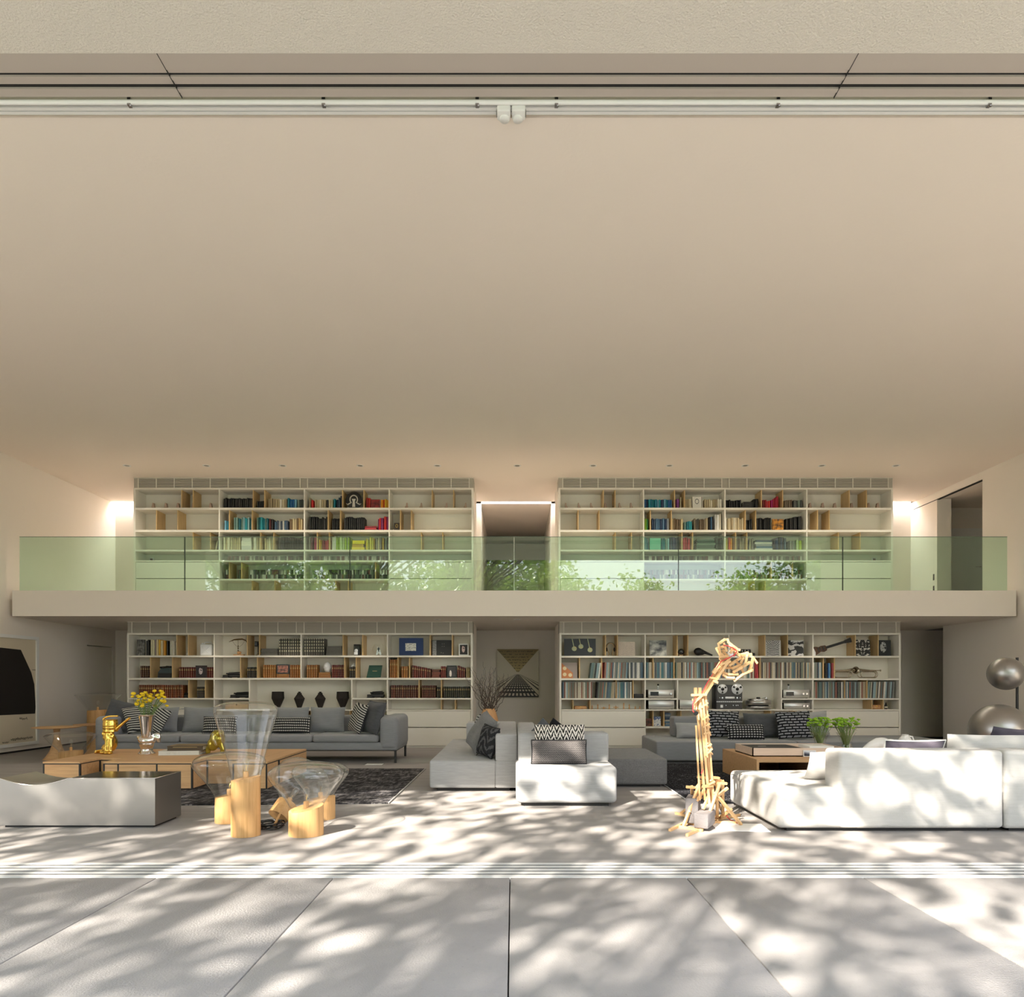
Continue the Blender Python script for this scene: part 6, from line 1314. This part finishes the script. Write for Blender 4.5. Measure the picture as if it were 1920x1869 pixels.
def wedge(c, x, kd, label, h=.135):
    q = Vector((PX(x, c.y), c.y+.17, SY(c, yb[0]))); r = root('wedge_ornament', q, label, 'ornament', 'clay wedge ornaments')
    if kd == 0: pr = [(-.034, 0), (.034, 0), (.022, h*.6), (.012, h*.96), (0, h), (-.012, h*.96), (-.022, h*.6)]
    else: pr = [(.04, 0), (.04, h*.6), (.034, h), (.016, h*.97), (.006, h*.6), (-.02, h*.25), (-.055, 0)]; pr = [(a*kd, b) for a, b in pr]; pr = pr[::-1] if kd < 0 else pr
    obj('body', MB().prism([(q.x+a, q.z+b) for a, b in pr], q.y-.03, q.y+.03, 'y'), WEDGE, r); obj('base', MB().box(q.x-.02, q.x+.02, q.y-.032, q.y+.032, q.z-.0002, q.z+.006), WEDGE, r)
for lst, o_, s_, c, kd, wd in (((280, 415, 545, 708, 895), 230, U, UL, 0, 'left bay of upper left bookcase'), ((1120, 1275, 1545, 1750), 560, U, UL, 1, 'right bay of upper left bookcase'), ((1040, 1178, 1310, 1462, 1615, 1738), 880, U, UR, -1, 'left bay of upper right bookcase'), ((115, 225, 330, 475, 622, 702), 1500, 4.571, UR, 0, 'right bay of upper right bookcase')):
    for i, x in enumerate(lst): wedge(c, o_+x/s_, kd, f'{ORD[i]} clay wedge ornament from the left, {wd}')
for c, x, wd in ((UL, 265.5, 'left'), (UR, 1657.5, 'right')):
    X = PX(x, c.y); z = PZ(1043, c.y); r = root('wall_thermostat', (X, c.y+.38, z), f'square control panel with dark screen in the upper {wd} bookcase', 'thermostat', 'control panels in the bookcases')
    obj('plate', MB().rbox(X-.05, X+.05, c.y+.365, c.y+.384, z-.05, z+.05, .006, 1), WHITE, r); obj('screen', MB().box(X-.025, X+.025, c.y+.362, c.y+.366, z-.025, z+.025), BLACKG, r)

# ================================================================ ART ON THE WALLS
# niche panel: inverted gilt triangle over a chequered perspective floor
n = NT('art_perspective'); v = n.co('Generated'); x, y, z = n.sep(v)
u = n.m('SUBTRACT', x, .5); t = n.m('SUBTRACT', z, .505); au = n.m('ABSOLUTE', u)
tri = n.m('MULTIPLY', n.m('GREATER_THAN', t, .02), n.m('LESS_THAN', au, n.m('MULTIPLY', t, 1.03)))
rows_ = n.m('MULTIPLY', n.m('LESS_THAN', n.m('FRACT', n.m('MULTIPLY', z, 17.0)), .4), n.m('GREATER_THAN', n.noise(n.co('Generated', (26, 1, 34)), 1, 2), .5))
gold = n.mix(n.m('MULTIPLY', rows_, .75), n.ramp(z, (.5, (.50, .38, .16)), (1.0, (.23, .16, .055))), (.06, .04, .015))
dn = n.m('MAXIMUM', n.m('MULTIPLY', t, -1.0), .004); inv = n.m('DIVIDE', 1.0, dn)
fl = n.m('MULTIPLY', n.m('LESS_THAN', t, -.03), n.m('LESS_THAN', au, n.m('MULTIPLY', dn, 1.05)))
gx__ = n.m('LESS_THAN', n.m('FRACT', n.m('ADD', n.m('MULTIPLY', n.m('MULTIPLY', u, inv), 5.0), .5)), .55); gz__ = n.m('LESS_THAN', n.m('FRACT', n.m('MULTIPLY', inv, 1.9)), .5)
tile = n.m('MULTIPLY', gx__, gz__)
ray = n.m('MULTIPLY', n.m('MULTIPLY', n.m('LESS_THAN', t, -.03), n.m('LESS_THAN', n.m('FRACT', n.m('MULTIPLY', n.m('MULTIPLY', au, inv), 2.2)), .35)), n.m('LESS_THAN', n.m('MULTIPLY', au, inv), 2.4))
base_ = n.mix(ray, (.62, .55, .42), (.03, .02, .015)); cc = n.mix(fl, base_, n.mix(tile, (.018, .012, .01), (.60, .52, .42))); ART1 = n.set(n.mix(tri, cc, gold), .5)
r = root('wall_print', (.11, YB-.05, 1.0), 'print of an inverted gilt triangle over a chequered perspective floor', 'artwork')
za, zb_ = PZ(1307, 15.38), PZ(1217, 15.38)
obj('print', MB().box(PX(932, 15.38), PX(1010, 15.38), 15.38, 15.385, za, zb_), ART1, r); obj('stretcher', MB().box(PX(933, 15.38), PX(1009, 15.38), 15.385, 15.448, za+.01, zb_-.01), WHITE, r)
# big framed collage on the left wall
r = root('framed_collage', (-8.97, 12, .1), 'large white-framed collage with a black shape on the left wall', 'artwork')
Xf = XL+.045; y0_, y1_, z0_, z1_ = 10.9, 12.9, .11, 2.12
PAPER = m_plaster('aged_paper', (.72, .62, .46), 12, .001, .15); obj('paper', MB().box(XL+.005, XL+.02, y0_+.04, y1_-.04, z0_+.04, z1_-.04), PAPER, r)
for a, b, c_, d in ((y0_, y1_, z1_-.06, z1_), (y0_, y1_, z0_, z0_+.06), (y0_, y0_+.06, z0_+.06, z1_-.06), (y1_-.06, y1_, z0_+.06, z1_-.06)): obj('frame', MB().box(XL+.002, Xf, a, b, c_, d), WHITE, r)
obj('black_shape', MB().prism([(10.97, .69), (11.98, .69), (12.82, .68), (12.835, .80), (12.80, 1.23), (12.72, 1.45), (12.45, 1.86), (11.98, 1.875), (10.97, 1.9)], XL+.021, XL+.024, 'x'), plain('black_ink', (.012, .008, .006), .8), r)
rn = random.Random(2); INK = plain('pencil', (.10, .08, .06), .9)
def scrawl(ya, yb_, z, amp):
    nn = int((yb_-ya)/.012); obj('handwriting', MB().tube([(XL+.024, ya+(yb_-ya)*k/nn, z+amp*math.sin(k*1.9)*rn.uniform(.2, 1)) for k in range(nn+1)], .004, 4), INK, r)
scrawl(12.42, 12.62, .60, .03); scrawl(12.0, 12.15, .2, .02); scrawl(12.2, 12.75, .24, .03); scrawl(12.74, 12.83, 1.5, .015)

# ================================================================ GARDEN (behind the camera: shade and reflections)
BARK = m_plaster('bark', (.13, .10, .08), 20, .03, .4)
def m_leaf(name, a, b):
    n = NT(name); v = n.co(); col = n.mix(n.noise(v, .9, 3), a, b); n.set(col, .45)
    tl = n.n('BsdfTranslucent'); n.l(n.mix(.5, col, (.30, .42, .05)), tl.inputs[0]); mx = n.n('MixShader'); mx.inputs[0].default_value = .35
    n.l(n.b.outputs[0], mx.inputs[1]); n.l(tl.outputs[0], mx.inputs[2]); n.l(mx.outputs[0], n.out.inputs[0]); return n.mat
LEAF = m_leaf('leaf', (.16, .28, .04), (.34, .48, .07)); LEAF2 = m_leaf('leaf_dark', (.05, .11, .025), (.10, .18, .04))
def leaves(mb, c, n, spread, size, rn):
    for _ in range(n):
        d = Vector((rn.gauss(0, 1), rn.gauss(0, 1), rn.gauss(0, .7)))*spread; p = c+d
        a = Vector((rn.uniform(-1, 1), rn.uniform(-1, 1), rn.uniform(-.6, .6))).normalized(); b = a.orthogonal().normalized(); b = (b*math.cos(k_ := rn.uniform(0, 6.28))+a.cross(b)*math.sin(k_))
        s = size*rn.uniform(.6, 1.3); mb.add([p-a*s*.5, p+b*s*.3, p+a*s*.5, p-b*s*.3], [(0, 1, 2, 3)])
def tree(label, base, clusters, mat, seed, r0=.22, fork=.35, nl=70, spread=.55, size=.22):
    rn = random.Random(seed); base = Vector(base); r = root('tree', base, label, 'tree', 'garden trees')
    top = sum(clusters, Vector())/len(clusters); fk = base.lerp(Vector((base.x*.7+top.x*.3, base.y*.7+top.y*.3, top.z)), fork)
    obj('trunk', MB().tube([base, base.lerp(fk, .5)+Vector((.15, .1, 0)), fk], [r0, r0*.8, r0*.62], 10), BARK, r)
    lm = MB()
    for c in clusters:
        m1 = fk.lerp(c, .45)+Vector((rn.uniform(-.3, .3), rn.uniform(-.3, .3), rn.uniform(.1, .6))); obj('branch', MB().tube([fk, m1, fk.lerp(c, .8)+Vector((0, 0, .2)), c], [r0*.34, r0*.2, r0*.1, r0*.04], 6), BARK, r)
        leaves(lm, c, nl, spread, size, rn)
        for _ in range(3):
            e = c+Vector((rn.gauss(0, 1), rn.gauss(0, 1), rn.gauss(0, .6)))*spread*1.2; obj('branch', MB().tube([c, (c+e)/2+Vector((0, 0, .1)), e], [.02, .014, .006], 4), BARK, r)
    obj('foliage', lm, mat, r, kind='stuff'); return r
# shade tree(s): crowns stand up-sun of the opening
def upsun(X, Y, h): return Vector((X-.8*h, Y-1.17*h, h))
rn = random.Random(21); cl1, cl2, cl3 = [], [], []
GRID = []
for k in range(120):
    X = rn.uniform(-7.5, 8.5); Y = rn.uniform(.8, 9.0); h = rn.uniform(6.5, 10.5)
    GRID.append((X, Y, upsun(X, Y, h)))
for X0, X1, Y0, Y1, k in ((-5.5, -2.5, 5.0, 7.6, 14), (-2, 2, 6.2, 8.2, 6)):
    for _ in range(k):
        X, Y = rn.uniform(X0, X1), rn.uniform(Y0, Y1); GRID.append((X, Y, upsun(X, Y, rn.uniform(6.5, 10))))
for X, Y, c in GRID: (cl1 if X < -2 else cl2 if X < 3.5 else cl3).append(c)
tree('broad tree behind the camera whose left boughs shade the terrace', (-14.5, -12, 0), cl1, LEAF, 1, .3, .55, 64, .5, .26)
tree('broad tree behind the camera whose middle boughs shade the floor', (-9.0, -14, 0), cl2, LEAF, 2, .3, .55, 64, .5, .26)
tree('broad tree behind the camera whose right boughs shade the white sofa', (-3.5, -15, 0), cl3, LEAF, 3, .28, .55, 64, .5, .26)
def crown(c, rx, rz, n, seed):
    rn = random.Random(seed); out = []
    while len(out) < n:
        d = Vector((rn.uniform(-1, 1), rn.uniform(-1, 1), rn.uniform(-1, 1)))
        if d.length < 1: out.append(Vector(c)+Vector((d.x*rx, d.y*rx, d.z*rz)))
    return out
for i, (x, y, z, rx, rz, m, lb_) in enumerate(((-2.0, -9, 5.6, 2.6, 1.9, LEAF, 'light green tree in front of the opening, seen in the glass'), (1.6, -10, 5.4, 2.2, 1.7, LEAF, 'second light green tree, seen mirrored beside the corridor'), (6.9, -13, 5.2, 1.4, 1.9, LEAF, 'small tree left of the mirrored patch of sky'), (12.4, -13, 5.4, 1.5, 2.0, LEAF, 'dark tree right of the mirrored patch of sky'), (-8, -17, 6.0, 3.4, 3.4, LEAF2, 'dark evergreen at the left of the garden'), (-14, -20, 6, 3.5, 3.5, LEAF2, 'second dark evergreen further left in the garden'), (20, -17, 6.5, 3.0, 3.6, LEAF2, 'dark evergreen at the right of the garden'))):
    tree(lb_, (x, y, 0), crown((x, y, z), rx, rz, 26, 40+i), m, 60+i, .14, .5, 75, .5, .26)
for i, (x, y) in enumerate([(-25+4.6*k, -21-1.5*(k % 2)) for k in range(7)]+[(19+4.4*k, -21-1.5*(k % 2)) for k in range(2)]):
    tree(f'tall dark tree, {ORD[i]} from the left in the row at the garden end', (x, y, 0), crown((x, y, 7.0), 2.9, 5.2, 34, 90+i), LEAF2 if i % 3 else LEAF, 120+i, .2, .4, 80, .75, .42)
mb = MB(); rn = random.Random(9)
for k in range(5000):
    x, y, z = rn.uniform(-22, 22), -29+rn.uniform(-.6, .6), rn.uniform(0, 2.6); a = Vector((rn.uniform(-1, 1), rn.uniform(-1, 1), rn.uniform(-1, 1))).normalized()*.14; b = a.orthogonal()*.6; p = Vector((x, y, z)); mb.add([p-a, p+b, p+a, p-b], [(0, 1, 2, 3)])
hd = root('hedge', (0, -29, 0), 'long clipped hedge at the end of the garden', 'hedge'); obj('foliage', mb, LEAF2, hd, kind='stuff'); obj('core', MB().box(-22, 22, -29.4, -28.6, -.02, 2.4), LEAF2, hd)
